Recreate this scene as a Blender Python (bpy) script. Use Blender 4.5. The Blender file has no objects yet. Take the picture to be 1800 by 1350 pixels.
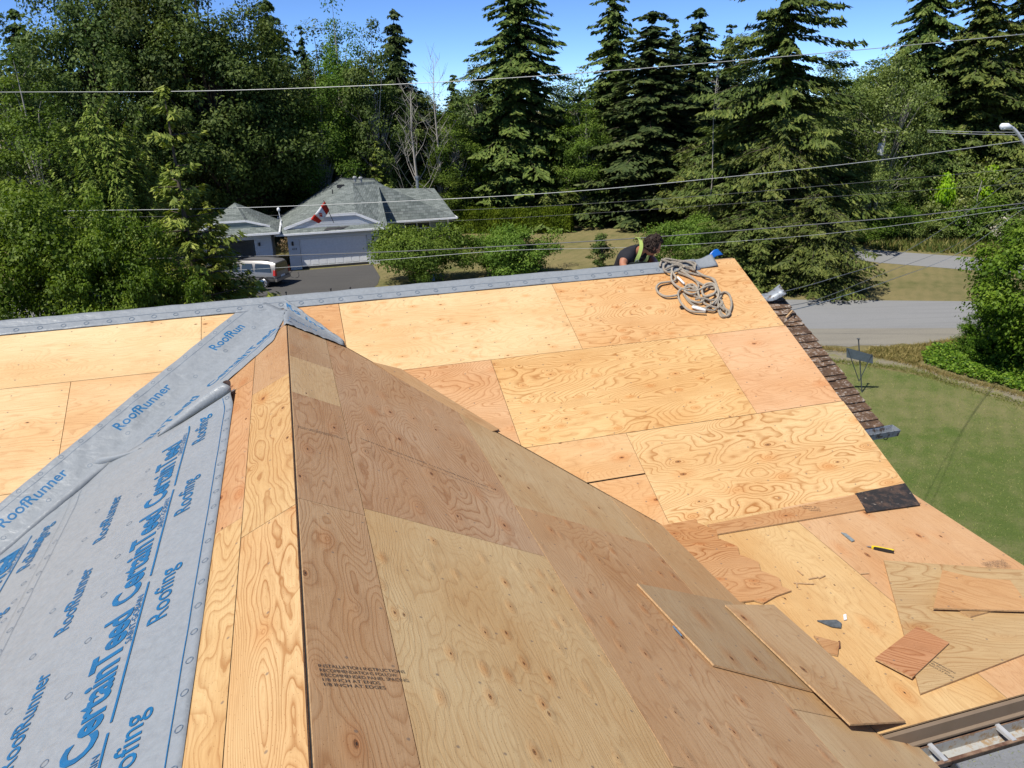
import bpy, bmesh, math, random
import numpy as np
from math import sin, cos, pi, radians, sqrt, exp, tan, atan2
from mathutils import Vector, Matrix
random.seed(7)
SC = bpy.context.scene
COL = SC.collection

# ------------------------------------------------------------------ camera
CAM_H, PITCH, ROLL, FPX = 10.0, radians(20.0), radians(1.75), 1360.0
C_F = Vector((0, cos(PITCH), -sin(PITCH)))
C_R0 = Vector((1, 0, 0))
C_U0 = C_R0.cross(C_F)
C_R = C_R0 * cos(ROLL) - C_U0 * sin(ROLL)
C_U = C_U0 * cos(ROLL) + C_R0 * sin(ROLL)
C_O = Vector((0, 0, CAM_H))
cam_data = bpy.data.cameras.new('camera')
cam_data.sensor_width = 36.0
cam_data.lens = 36.0 * FPX / 1800.0
cam_data.clip_start = 0.05
cam_data.clip_end = 2000.0
cam = bpy.data.objects.new('camera', cam_data)
COL.objects.link(cam)
rot = Matrix((C_R, C_U, -C_F)).transposed()
cam.matrix_world = Matrix.Translation(C_O) @ rot.to_4x4()
SC.camera = cam

# ------------------------------------------------------------------ light
SUN_AZ_FROM = Vector((-0.75, -0.66, 0)).normalized()   # horizontal direction towards the sun
SUN_EL = radians(57)
SUN = SUN_AZ_FROM * cos(SUN_EL) + Vector((0, 0, sin(SUN_EL)))
world = bpy.data.worlds.new('World')
SC.world = world
world.use_nodes = True
wn = world.node_tree
sky = wn.nodes.new('ShaderNodeTexSky')
sky.sky_type = 'NISHITA'
sky.sun_disc = False
sky.sun_elevation = SUN_EL
sky.sun_rotation = atan2(SUN.x, SUN.y)
sky.air_density = 0.42
sky.dust_density = 0.0
sky.ozone_density = 10.0
sky.altitude = 100
bg = wn.nodes['Background']
bg.inputs['Strength'].default_value = 0.15
wn.links.new(sky.outputs[0], bg.inputs[0])
sun_d = bpy.data.lights.new('sun', 'SUN')
sun_d.energy = 4.7
sun_d.angle = radians(0.53)
sun_d.color = (1.0, 0.955, 0.88)
sun = bpy.data.objects.new('sun', sun_d)
COL.objects.link(sun)
sun.rotation_euler = (-SUN).to_track_quat('-Z', 'Y').to_euler()
sun.location = (0, 0, 60)
SC.view_settings.view_transform = 'Standard'
SC.view_settings.look = 'None'
SC.view_settings.gamma = 1.0
SC.view_settings.exposure = 0.35
SC.view_settings.use_curve_mapping = False
SC.render.engine = 'CYCLES'
SC.cycles.max_bounces = 6
SC.cycles.diffuse_bounces = 3
SC.cycles.glossy_bounces = 3
SC.cycles.transmission_bounces = 3
SC.cycles.transparent_max_bounces = 4
SC.cycles.use_denoising = True

# ------------------------------------------------------------------ pixel -> place
def ray(x, y):
    return C_F + C_R * ((x - 900) / FPX) + C_U * ((675 - y) / FPX)
def hit(x, y, P, n):
    d = ray(x, y)
    return C_O + d * ((Vector(P) - C_O).dot(n) / d.dot(n))
def ground(x, y, z=0.0):
    return hit(x, y, (0, 0, z), Vector((0, 0, 1)))
def at_y(x, y, Y):
    d = ray(x, y)
    return C_O + d * (Y / d.y)

# ------------------------------------------------------------------ helpers
def link(o, parent=None):
    COL.objects.link(o)
    if parent is not None:
        o.parent = parent
        pl = Matrix.Identity(4)
        p = parent
        m = p.matrix_basis.copy()
        while p.parent is not None:
            m = p.parent.matrix_basis @ p.matrix_parent_inverse @ m
            p = p.parent
        o.matrix_parent_inverse = m.inverted()
    return o
def tag(o, label, cat, group=None, kind=None):
    if label: o['label'] = label
    if cat: o['category'] = cat
    if group: o['group'] = group
    if kind: o['kind'] = kind
    return o
def thing(name, loc, label, cat, group=None):
    o = bpy.data.objects.new(name, None)
    o.empty_display_size = 0.2
    o.location = loc
    COL.objects.link(o)
    return tag(o, label, cat, group)
def mesh_obj(name, verts, faces, mat=None, parent=None, smooth=False, uvs=None):
    me = bpy.data.meshes.new(name)
    me.from_pydata([tuple(v) for v in verts], [], [tuple(f) for f in faces])
    if uvs is not None:
        uvl = me.uv_layers.new(name='UVMap')
        flat = np.empty(len(me.loops) * 2, dtype=np.float32)
        li = np.empty(len(me.loops), dtype=np.int32)
        me.loops.foreach_get('vertex_index', li)
        ua = np.array(uvs, dtype=np.float32)
        uvl.data.foreach_set('uv', ua[li].ravel())
    if mat is not None: me.materials.append(mat)
    if smooth:
        me.polygons.foreach_set('use_smooth', [True] * len(me.polygons))
    me.update()
    o = bpy.data.objects.new(name, me)
    return link(o, parent)
class MB:
    """collects shapes into one mesh"""
    def __init__(s): s.v = []; s.f = []
    def add(s, vs, fs):
        n = len(s.v); s.v += [Vector(v) for v in vs]; s.f += [tuple(i + n for i in f) for f in fs]; return s
    def box(s, c, sx, sy, sz, ax=None):
        X, Y, Z = ax or (Vector((1,0,0)), Vector((0,1,0)), Vector((0,0,1)))
        c = Vector(c); vs = []
        for k in (-1, 1):
            for j in (-1, 1):
                for i in (-1, 1):
                    vs.append(c + X*(i*sx/2) + Y*(j*sy/2) + Z*(k*sz/2))
        return s.add(vs, [(0,2,3,1),(4,5,7,6),(0,1,5,4),(2,6,7,3),(0,4,6,2),(1,3,7,5)])
    def bar(s, a, b, wdt, hgt=None, upv=Vector((0,0,1))):
        a = Vector(a); b = Vector(b); d = (b - a); L = d.length; d.normalize()
        x = d.cross(upv)
        if x.length < 1e-4: x = d.cross(Vector((1,0,0)))
        x.normalize(); z = x.cross(d)
        return s.box((a + b) / 2, wdt, L, hgt or wdt, (x, d, z))
    def prism(s, poly, off):
        """poly: list of world points, extruded by vector off"""
        n = len(poly); off = Vector(off)
        vs = [Vector(p) for p in poly] + [Vector(p) + off for p in poly]
        fs = [tuple(range(n)), tuple(range(2*n - 1, n - 1, -1))]
        fs += [(i, i + n, (i + 1) % n + n, (i + 1) % n) for i in range(n)]
        return s.add(vs, fs)
    def tube(s, pts, r, sides=8, cap=True):
        pts = [Vector(p) for p in pts]; n = len(pts)
        rr = r if hasattr(r, '__len__') else [r] * n
        base = len(s.v); vs = []; fs = []
        prev = None
        for i, p in enumerate(pts):
            t = (pts[min(i+1, n-1)] - pts[max(i-1, 0)])
            if t.length < 1e-9: t = Vector((0,0,1))
            t.normalize()
            if prev is None:
                x = t.cross(Vector((0,0,1)))
                if x.length < .05: x = t.cross(Vector((1,0,0)))
            else:
                x = prev - t * prev.dot(t)
                if x.length < 1e-5: x = t.cross(Vector((.3,.9,.2)))
            x.normalize(); prev = x; y = t.cross(x)
            for k in range(sides):
                a = 2*pi*k/sides
                vs.append(p + (x*cos(a) + y*sin(a)) * rr[i])
        for i in range(n-1):
            for k in range(sides):
                k2 = (k+1) % sides
                fs.append((i*sides+k, i*sides+k2, (i+1)*sides+k2, (i+1)*sides+k))
        if cap:
            fs.append(tuple(range(sides-1, -1, -1))); fs.append(tuple((n-1)*sides + k for k in range(sides)))
        return s.add(vs, fs)
    def ball(s, c, rx, ry=None, rz=None, nu=10, nv=7):
        ry = ry or rx; rz = rz or rx; c = Vector(c); vs = []; fs = []
        for j in range(1, nv):
            for i in range(nu):
                a = 2*pi*i/nu; b = pi*j/nv
                vs.append(c + Vector((rx*sin(b)*cos(a), ry*sin(b)*sin(a), rz*cos(b))))
        T = len(vs); vs.append(c + Vector((0,0,rz))); vs.append(c - Vector((0,0,rz)))
        for j in range(nv-2):
            for i in range(nu):
                i2 = (i+1) % nu
                fs.append((j*nu+i, (j+1)*nu+i, (j+1)*nu+i2, j*nu+i2))
        for i in range(nu):
            i2 = (i+1) % nu
            fs.append((T, i, i2)); fs.append((T+1, (nv-2)*nu+i2, (nv-2)*nu+i))
        return s.add(vs, fs)
    def cyl(s, a, b, r, sides=12): return s.tube([a, b], r, sides)
    def build(s, name, mat=None, parent=None, smooth=False):
        return mesh_obj(name, s.v, s.f, mat, parent, smooth)
def smooth_by_angle(o, deg=35):
    me = o.data
    me.polygons.foreach_set('use_smooth', [True] * len(me.polygons))
    bm = bmesh.new(); bm.from_mesh(me)
    for e_ in bm.edges:
        e_.smooth = len(e_.link_faces) == 2 and e_.calc_face_angle(3.2) < radians(deg)
    bm.to_mesh(me); bm.free()
    return o
def catmull(pts, n=8):
    P = [Vector(p) for p in pts]; out = []
    for i in range(len(P) - 1):
        p0 = P[max(i-1, 0)]; p1 = P[i]; p2 = P[i+1]; p3 = P[min(i+2, len(P)-1)]
        for k in range(n):
            t = k / n
            out.append(0.5*((2*p1) + (p2-p0)*t + (2*p0-5*p1+4*p2-p3)*t*t + (3*p1-p0-3*p2+p3)*t**3))
    out.append(P[-1]); return out

# ------------------------------------------------------------------ materials
class NT:
    def __init__(s, name):
        s.m = bpy.data.materials.new(name); s.m.use_nodes = True
        s.t = s.m.node_tree; s.p = s.t.nodes['Principled BSDF']; s.out = s.t.nodes['Material Output']
    def n(s, typ, **kw):
        nd = s.t.nodes.new('ShaderNode' + typ)
        for k, v in kw.items(): setattr(nd, k, v)
        return nd
    def set(s, sock, v):
        if isinstance(v, bpy.types.NodeSocket): s.t.links.new(v, sock)
        elif v is not None:
            sock.default_value = v
    def math(s, op, a, b=None, c=None, clamp=False):
        nd = s.n('Math', operation=op, use_clamp=clamp)
        s.set(nd.inputs[0], a)
        if b is not None: s.set(nd.inputs[1], b)
        if c is not None: s.set(nd.inputs[2], c)
        return nd.outputs[0]
    def vmath(s, op, a, b=None):
        nd = s.n('VectorMath', operation=op); s.set(nd.inputs[0], a)
        if b is not None: s.set(nd.inputs[1], b)
        return nd.outputs[0]
    def mix(s, fac, a, b, typ='MIX'):
        nd = s.n('Mix', data_type='RGBA', blend_type=typ)
        s.set(nd.inputs[0], fac)
        for sock, v in ((nd.inputs[6], a), (nd.inputs[7], b)):
            if isinstance(v, (tuple, list)) and len(v) == 3: v = (*v, 1)
            s.set(sock, v)
        return nd.outputs[2]
    def noise(s, vec, scale=1.0, detail=3, rough=.5, dist=0.0, dim='3D'):
        nd = s.n('TexNoise', noise_dimensions=dim)
        if vec is not None: s.set(nd.inputs['Vector'], vec)
        nd.inputs['Scale'].default_value = scale; nd.inputs['Detail'].default_value = detail
        nd.inputs['Roughness'].default_value = rough; nd.inputs['Distortion'].default_value = dist
        return nd.outputs['Fac']
    def ramp(s, fac, stops, interp='LINEAR'):
        nd = s.n('ValToRGB'); s.set(nd.inputs[0], fac); cr = nd.color_ramp; cr.interpolation = interp
        while len(cr.elements) < len(stops): cr.elements.new(.5)
        for e_, (p, c) in zip(cr.elements, stops):
            e_.position = p
            e_.color = (c, c, c, 1) if not hasattr(c, '__len__') else ((*c, 1) if len(c) == 3 else c)
        return nd.outputs[0]
    def maprange(s, v, a, b, c=0.0, d=1.0):
        nd = s.n('MapRange'); s.set(nd.inputs[0], v)
        for i, x in zip((1,2,3,4), (a,b,c,d)): nd.inputs[i].default_value = x
        return nd.outputs[0]
    def mapping(s, vec, scale=(1,1,1), loc=(0,0,0), rot=(0,0,0)):
        nd = s.n('Mapping'); s.set(nd.inputs[0], vec)
        nd.inputs['Location'].default_value = loc; nd.inputs['Rotation'].default_value = rot; nd.inputs['Scale'].default_value = scale
        return nd.outputs[0]
    def coord(s, which='Object'): return s.n('TexCoord').outputs[which]
    def pos(s): return s.n('NewGeometry').outputs['Position']
    def bump(s, h, strength=.3, dist=.01):
        nd = s.n('Bump'); s.set(nd.inputs['Height'], h); nd.inputs['Strength'].default_value = strength; nd.inputs['Distance'].default_value = dist
        s.t.links.new(nd.outputs[0], s.p.inputs['Normal']); return nd
    def base(s, c, rough=.6, spec=.3, metal=0.0):
        if isinstance(c, (tuple, list)) and len(c) == 3: c = (*c, 1)
        s.set(s.p.inputs['Base Color'], c); s.set(s.p.inputs['Roughness'], rough)
        s.set(s.p.inputs['Specular IOR Level'], spec); s.set(s.p.inputs['Metallic'], metal)
        return s.m
MATS = {}
def simple(name, col, rough=.6, spec=.3, metal=0.0, var=.15, scale=8.0, bump=0.0):
    """a plain colour with a little uneven wear"""
    if name in MATS: return MATS[name]
    t = NT(name)
    nz = t.noise(t.coord('Object'), scale, 4, .6)
    f = t.maprange(nz, .25, .75, 1 - var, 1 + var)
    c = t.mix(1.0, (*col, 1), t.n('CombineColor').outputs[0], 'MULTIPLY')
    cc = t.t.nodes[-1] if False else None
    # multiply colour by f
    comb = [n for n in t.t.nodes if n.bl_idname == 'ShaderNodeCombineColor'][0]
    for i in range(3): t.set(comb.inputs[i], f)
    t.base(c, t.maprange(nz, .2, .8, max(rough - .08, .02), min(rough + .08, 1)), spec, metal)
    if bump: t.bump(t.noise(t.coord('Object'), scale * 6, 3), .5, bump)
    MATS[name] = t.m
    return t.m

def make_plywood(name='plywood'):
    t = NT(name)
    uv = t.n('UVMap').outputs[0]
    oi = t.n('ObjectInfo')
    rnd = oi.outputs['Random']; tint = oi.outputs['Color']; alpha = oi.outputs['Alpha']
    off = t.n('CombineXYZ')
    t.set(off.inputs[0], t.math('MULTIPLY', rnd, 57.3)); t.set(off.inputs[1], t.math('MULTIPLY', rnd, 131.7)); t.set(off.inputs[2], t.math('MULTIPLY', rnd, 17.9))
    p = t.vmath('ADD', uv, off.outputs[0])
    # knots
    kscale = t.math('MULTIPLY_ADD', oi.outputs['Object Index'], 1.0, 1.0)
    kvn = t.n('VectorMath', operation='SCALE'); t.set(kvn.inputs[0], t.mapping(p, (1.9, 4.2, 0))); t.set(kvn.inputs['Scale'], kscale)
    kv = kvn.outputs[0]
    vor = t.n('TexVoronoi', voronoi_dimensions='2D', feature='F1'); t.set(vor.inputs['Vector'], kv); vor.inputs['Scale'].default_value = 1.0
    kd = vor.outputs['Distance']
    csep = t.n('SeparateColor'); t.set(csep.inputs[0], vor.outputs['Color'])
    on = t.math('GREATER_THAN', csep.outputs[0], .52)
    kinf = t.math('MULTIPLY', t.math('POWER', 2.718, t.math('MULTIPLY', kd, -7.0)), on)
    # cathedral field
    su = t.n('CombineXYZ'); t.set(su.inputs[0], t.math('MULTIPLY_ADD', t.math('FRACT', t.math('MULTIPLY', rnd, 7.31)), .60, .16)); su.inputs[1].default_value = 2.0; su.inputs[2].default_value = 1.0
    wv = t.vmath('MULTIPLY', p, su.outputs[0])
    warp = t.noise(t.mapping(p, (3.2, 7, 1)), 1, 2, .5)
    f1 = t.noise(wv, 1, 2.5, .42, .35)
    vsep = t.n('SeparateXYZ'); t.set(vsep.inputs[0], p)
    dens = t.math('MULTIPLY_ADD', csep.outputs[1], 0.0, 1.0)
    fld = t.math('MULTIPLY', f1, t.math('MULTIPLY_ADD', t.math('FRACT', t.math('MULTIPLY', rnd, 3.77)), 24.0, 40.0))
    fld = t.math('ADD', fld, t.math('MULTIPLY', warp, 2.4))
    fld = t.math('ADD', fld, t.math('MULTIPLY', kinf, 4.0))
    fld = t.math('ADD', fld, t.math('MULTIPLY', vsep.outputs[1], 4.5))
    fr = t.math('FRACT', fld)
    band = t.ramp(fr, [(0, .25), (.18, .0), (.60, .10), (.80, .55), (.92, 1.0), (.97, .8), (1.0, .25)])
    bs = t.n('SeparateColor'); t.set(bs.inputs[0], band); band = bs.outputs[0]
    fr2 = t.math('FRACT', t.math('ADD', t.math('MULTIPLY', fld, 2.7), t.math('MULTIPLY', t.noise(t.mapping(p, (6, 22, 1)), 1, 2), 1.5)))
    band2 = t.math('MULTIPLY', t.math('POWER', fr2, 3.0), .34)
    band = t.math('MAXIMUM', band, band2)
    # fade bands here and there so sheets are not evenly striped
    fade = t.maprange(t.noise(t.mapping(p, (.9, 1.7, 1), (7, 3, 1)), 1, 2), .3, .68, .35, 1.0)
    band = t.math('MULTIPLY', band, fade)
    fine = t.noise(t.mapping(p, (5, 130, 1)), 1, 3, .6)
    blot = t.noise(t.mapping(p, (.8, 1.6, 1), (31, 11, 5)), 1, 3, .55)
    blot2 = t.noise(t.mapping(p, (2.2, 5, 1), (3, 51, 5)), 1, 3, .6)
    base = t.mix(t.maprange(blot, .38, .66, 0.0, 1.0), (1.04, 1.02, .98, 1), (.93, .80, .66, 1))
    base = t.mix(t.math('MULTIPLY', t.maprange(blot2, .45, .75, 0, 1), .35), base, (1.05, 1.0, .9, 1))
    col = t.mix(1.0, tint, base, 'MULTIPLY')
    dark = t.mix(1.0, col, (.56, .37, .22, 1), 'MULTIPLY')
    col = t.mix(t.math('MULTIPLY', band, alpha), col, dark)
    col = t.mix(t.maprange(fine, .35, .75, 0, .60), col, t.mix(1.0, col, (.78, .70, .60, 1), 'MULTIPLY'))
    # knot halo + core
    halo = t.math('MULTIPLY', t.maprange(kd, .30, .05, 0, 1), on)
    col = t.mix(t.math('MULTIPLY', halo, t.math('MULTIPLY', csep.outputs[1], .6)), col, t.mix(1.0, col, (.88, .58, .36, 1), 'MULTIPLY'))
    kr = t.math('MULTIPLY_ADD', csep.outputs[2], .055, .018)
    core = t.math('MULTIPLY', t.math('MULTIPLY', t.math('SUBTRACT', kr, kd), 60.0, clamp=True), t.math('GREATER_THAN', csep.outputs[0], .72))
    col = t.mix(t.math('MULTIPLY', core, .66), col, t.mix(1.0, col, (.36, .21, .12, 1), 'MULTIPLY'))
    hole = t.math('MULTIPLY', t.maprange(kd, .022, .014, 0, 1), t.math('GREATER_THAN', csep.outputs[0], .72))
    col = t.mix(hole, col, (.05, .03, .018, 1))
    # small specks and pitch pockets
    v2 = t.n('TexVoronoi', voronoi_dimensions='2D'); t.set(v2.inputs['Vector'], t.mapping(p, (5.0, 11.0, 0), (4.3, 8.1, 0)))
    c2 = t.n('SeparateColor'); t.set(c2.inputs[0], v2.outputs['Color'])
    spk = t.math('MULTIPLY', t.maprange(v2.outputs['Distance'], .075, .05, 0, 1), t.math('GREATER_THAN', c2.outputs[1], .58))
    col = t.mix(t.math('MULTIPLY', spk, .75), col, t.mix(1.0, col, (.30, .19, .12, 1), 'MULTIPLY'))
    # rows of nail heads, 0.405 m apart across the sheet
    ns = t.n('SeparateXYZ'); t.set(ns.inputs[0], uv)
    mu = t.math('PINGPONG', t.math('ADD', ns.outputs[0], 60.0), .2025); mv = t.math('PINGPONG', t.math('ADD', ns.outputs[1], 60.03), .10)
    nd2 = t.math('SQRT', t.math('ADD', t.math('POWER', mu, 2.0), t.math('POWER', mv, 2.0)))
    nail = t.maprange(nd2, .0095, .0055, 0, 1)
    col = t.mix(t.math('MULTIPLY', nail, .7), col, (.16, .12, .09, 1))
    # dust and scuffs
    sc = t.noise(t.mapping(uv, (3, 3, 1)), 1, 6, .7)
    col = t.mix(t.maprange(sc, .54, .74, 0, .48), col, t.mix(1.0, col, (.80, .74, .68, 1), 'MULTIPLY'))
    sx_ = t.noise(t.mapping(uv, (1.1, 14, 1), (9, 2, 0)), 1, 4, .65)
    col = t.mix(t.maprange(sx_, .56, .75, 0, .30), col, t.mix(1.0, col, (.70, .58, .46, 1), 'MULTIPLY'))
    t.base(col, .66, .22)
    h = t.math('ADD', t.math('MULTIPLY', band, -.6), t.math('MULTIPLY', fine, .9))
    h = t.math('ADD', h, t.math('MULTIPLY', core, -2.0))
    h = t.math('ADD', h, t.math('MULTIPLY', halo, 3.0))
    t.bump(h, .45, .0026)
    return t.m
PLY = make_plywood()
PLY_EDGE = simple('plywood_edge', (.42, .27, .14), .8, .2, var=.35, scale=60)

# ================================================================== OUR HOUSE (the roof we stand on)
HA = radians(15.5); HQ = math.atan(.5); HS = radians(2.0)
H_E = Vector((cos(HA), sin(HA), 0)); H_W = Vector((-sin(HA), cos(HA), 0)); UP = Vector((0, 0, 1))
_d = ray(900, 487)
P0 = C_O + _d * (8.8 / _d.dot(C_F))
cQ, sQ = cos(HQ), sin(HQ)
def hw(a, b, z): return P0 + H_E * a + H_W * b + UP * z
class Plane:
    def __init__(s, o, U, V):
        s.o = Vector(o); s.U = U.normalized(); s.V = V.normalized(); s.n = s.U.cross(s.V)
        if s.n.z < 0: s.n = -s.n
    def pt(s, u, v, h=0.0): return s.o + s.U*u + s.V*v + s.n*h
    def px(s, x, y, h=0.0):
        p = hit(x, y, s.o + s.n*h, s.n) - s.o
        return (p.dot(s.U), p.dot(s.V))
PM = Plane(P0, H_E, H_W*cQ + UP*sQ)                        # main slope facing us: u = along ridge, v = up slope
PB = Plane(P0, H_E, -H_W*cQ + UP*sQ)                       # far slope
PR = Plane(hw(-2.5, 0, -.12), H_W, H_E*cQ - UP*sQ)         # wing slope on the right: u = along ridge, v = down slope
PL = Plane(hw(-2.5, 0, -.12), H_W, -H_E*cQ - UP*sQ)        # wing slope on the left
PO = Plane(hw(0, -3.16, -1.58), H_E, -H_W*cos(HS) - UP*sin(HS))   # nearly flat porch roof: u = along eave, v = down
def clip(poly, A, B, Cc):
    out = []
    for i in range(len(poly)):
        p, q = poly[i], poly[(i+1) % len(poly)]
        fp = A*p[0] + B*p[1] + Cc; fq = A*q[0] + B*q[1] + Cc
        if fp >= 0: out.append(p)
        if (fp >= 0) != (fq >= 0):
            t_ = fp / (fp - fq); out.append((p[0] + (q[0]-p[0])*t_, p[1] + (q[1]-p[1])*t_))
    return out
def rect(u0, u1, v0, v1, g=.0025): return [(u0+g, v0+g), (u1-g, v0+g), (u1-g, v1-g), (u0+g, v1-g)]
TINTK = 1.0; TRGB = (1, .985, 1.02)
house = thing('house', (P0.x, P0.y, 0), 'house with bare plywood roof deck being re-roofed, in the foreground', 'house')
def ply(plane, poly, tint, con=.75, grain='u', parent=None, name='plywood_sheet', thick=.0125, lift=0.0, fn=None, label=None, rotg=0.0, knots=0):
    n = len(poly)
    j = [random.uniform(-.0012, .0012) for _ in range(3)]
    hgt = fn or (lambda u, v: lift + j[0])
    # orientation so that the top faces out
    area = sum(poly[i][0]*poly[(i+1) % n][1] - poly[(i+1) % n][0]*poly[i][1] for i in range(n))
    if (plane.U.cross(plane.V).dot(plane.n) > 0) != (area > 0): poly = poly[::-1]
    vs = [plane.pt(u, v, hgt(u, v)) for u, v in poly] + [plane.pt(u, v, hgt(u, v) - thick) for u, v in poly]
    fs = [tuple(range(n)), tuple(range(2*n-1, n-1, -1))] + [(i, i+n, (i+1) % n + n, (i+1) % n) for i in range(n)]
    cr, sr = cos(rotg), sin(rotg)
    pr = [(u*cr + v*sr, -u*sr + v*cr) for u, v in poly]
    uv = [(u, v) if grain == 'u' else (v, u) for u, v in pr] * 2
    o = mesh_obj(name, vs, fs, PLY, parent, uvs=uv)
    o.data.materials.append(PLY_EDGE)
    for p in o.data.polygons[1:]: p.material_index = 1
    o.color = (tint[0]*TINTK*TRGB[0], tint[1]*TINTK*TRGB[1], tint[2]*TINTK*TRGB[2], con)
    o.pass_index = knots
    if label: o['label'] = label
    return o
PALE = (.74, .55, .29); HONEY = (.70, .48, .235); ORNG = (.66, .41, .20); PINK = (.62, .41, .235)
BRN = (.425, .285, .168); RED = (.40, .25, .145); GRN = (.47, .355, .20); TAN = (.44, .30, .175)
# ---- main slope, right of the wing   (valley: a + b >= -2.74,  b = v*cQ)
def Msheet(u0, u1, v0, v1, tint, con, right=True, **kw):
    p = rect(u0, u1, v0, v1)
    if right: p = clip(p, 1, cQ, 2.74 - .012)
    else: p = clip(p, -1, cQ, -2.26 - .012)
    if len(p) > 2: return ply(PM, p, tint, con, 'u', house, **kw)
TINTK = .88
R0, R1, R2, R3 = -.02, -1.275, -2.45, -3.535
Msheet(-2.6, -1.96, R1, R0, ORNG, .45)
Msheet(-1.96, .42, R1, R0, (.78, .58, .31), .40, knots=1)
Msheet(.42, 2.84, R1, R0, (.75, .50, .24), .8, knots=1)
Msheet(-2.2, -.57, R2, R1, (.68, .44, .235), .75)
Msheet(-.57, 1.86, R2, R1, (.76, .53, .245), .95, knots=1)
Msheet(1.86, 2.85, R2, R1, (.72, .46, .25), .50)
Msheet(-1.0, .455, -2.935, R2, (.73, .50, .255), .45)
Msheet(-1.0, .455, R3, -2.945, (.72, .47, .235), .5)
Msheet(.455, 2.86, R3, R2, (.76, .55, .275), 1.0)
# ---- main slope, left of the wing
Msheet(-9.0, -5.66, -.93, R0, (.79, .61, .35), .30, False)
Msheet(-5.66, -3.33, -.93, R0, (.79, .61, .34), .30, False)
Msheet(-3.33, -2.3, -.93, R0, (.78, .58, .31), .40, False)
Msheet(-6.9, -4.45, -2.15, -.93, (.77, .55, .29), .50, False)
Msheet(-4.45, -2.9, -2.15, -.93, (.76, .54, .29), .45, False)
Msheet(-9.3, -6.9, -2.15, -.93, (.77, .56, .29), .5, False)
Msheet(-6.3, -3.86, -3.37, -2.15, (.78, .58, .33), .35, False)
Msheet(-8.7, -6.3, -3.37, -2.15, (.78, .56, .3), .4, False)
# ---- far slope (not seen from here, lies behind the ridge)
for u0, u1 in ((-9.0, -6.1), (-6.1, -3.66), (-3.66, -1.22), (-1.22, 1.22), (1.22, 2.84)):
    for v0, v1 in ((-1.24, -.02), (-2.46, -1.24), (-3.6, -2.46)):
        ply(PB, rect(u0, u1, v0, v1), random.choice((PALE, HONEY, ORNG)), .6, 'u', house)
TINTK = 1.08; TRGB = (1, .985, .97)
# ---- wing, right slope (u = b, v = s)  valley: b <= -.24 - cQ*s ;  porch: z_wing >= z_porch
def RWsheet(v0, v1, u0, u1, tint, con, **kw):
    p = rect(u0, u1, v0, v1)
    p = clip(p, -1, -cQ, -.24 - .004)
    if v1 > 3.0:
        q = clip(p, -1, 0, -5.52)                       # beyond the porch eave
        # part that ends on the porch roof
        p2 = clip(p, 1, 0, 5.52)
        # z_wing = -.12 - sQ*v ; z_porch = -1.58 - tan(HS)*(-3.16-u)
        k = tan(HS)
        p2 = clip(p2, -k, -sQ, -.12 + 1.58 + k*(-3.16) + .0) if len(p2) > 2 else p2
        if len(p2) > 2: ply(PR, p2, tint, con, 'u', house, **kw)
        if len(q) > 2: ply(PR, q, tint, con, 'u', house, **kw)
        return
    if len(p) > 2: return ply(PR, p, tint, con, 'u', house, **kw)
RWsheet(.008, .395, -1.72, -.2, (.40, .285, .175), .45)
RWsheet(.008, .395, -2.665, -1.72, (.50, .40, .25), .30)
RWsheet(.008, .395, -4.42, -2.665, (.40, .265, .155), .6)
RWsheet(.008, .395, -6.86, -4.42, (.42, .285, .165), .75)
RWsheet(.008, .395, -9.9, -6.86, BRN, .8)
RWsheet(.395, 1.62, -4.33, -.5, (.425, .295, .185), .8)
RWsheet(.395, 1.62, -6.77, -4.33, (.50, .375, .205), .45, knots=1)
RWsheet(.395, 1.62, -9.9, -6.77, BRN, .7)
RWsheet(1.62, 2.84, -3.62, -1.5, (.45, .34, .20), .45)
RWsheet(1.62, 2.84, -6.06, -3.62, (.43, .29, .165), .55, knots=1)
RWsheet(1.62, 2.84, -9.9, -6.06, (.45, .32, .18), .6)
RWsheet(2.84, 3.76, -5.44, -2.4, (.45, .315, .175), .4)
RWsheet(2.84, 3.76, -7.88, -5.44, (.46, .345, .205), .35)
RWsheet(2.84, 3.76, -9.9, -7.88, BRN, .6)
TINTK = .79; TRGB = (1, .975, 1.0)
# ---- wing, left slope (u = b, v = s)
def LWsheet(v0, v1, u0, u1, tint, con, **kw):
    p = clip(rect(u0, u1, v0, v1), -1, -cQ, -.24 - .004)
    if len(p) > 2: return ply(PL, p, tint, con, 'u', house, **kw)
LWsheet(.006, .345, -2.21, -.2, (.54, .355, .19), .35)
LWsheet(.006, .345, -4.49, -2.21, (.66, .455, .21), .85)
LWsheet(.006, .345, -6.93, -4.49, (.70, .485, .235), 1.0)
LWsheet(.006, .345, -9.9, -6.93, HONEY, .9)
LWsheet(.345, 1.565, -1.81, -.2, (.60, .385, .20), .4)
LWsheet(.345, 1.565, -4.25, -1.81, (.64, .40, .205), .5)
LWsheet(.345, 1.565, -6.69, -4.25, (.70, .50, .24), .9)
LWsheet(.345, 1.565, -9.9, -6.69, HONEY, .8)
LWsheet(1.565, 2.785, -4.0, -1.0, HONEY, .6); LWsheet(1.565, 2.785, -6.44, -4.0, ORNG, .6); LWsheet(1.565, 2.785, -9.9, -6.44, HONEY, .6)
LWsheet(2.785, 3.76, -5.2, -2.0, ORNG, .6); LWsheet(2.785, 3.76, -9.9, -5.2, HONEY, .6)
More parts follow.
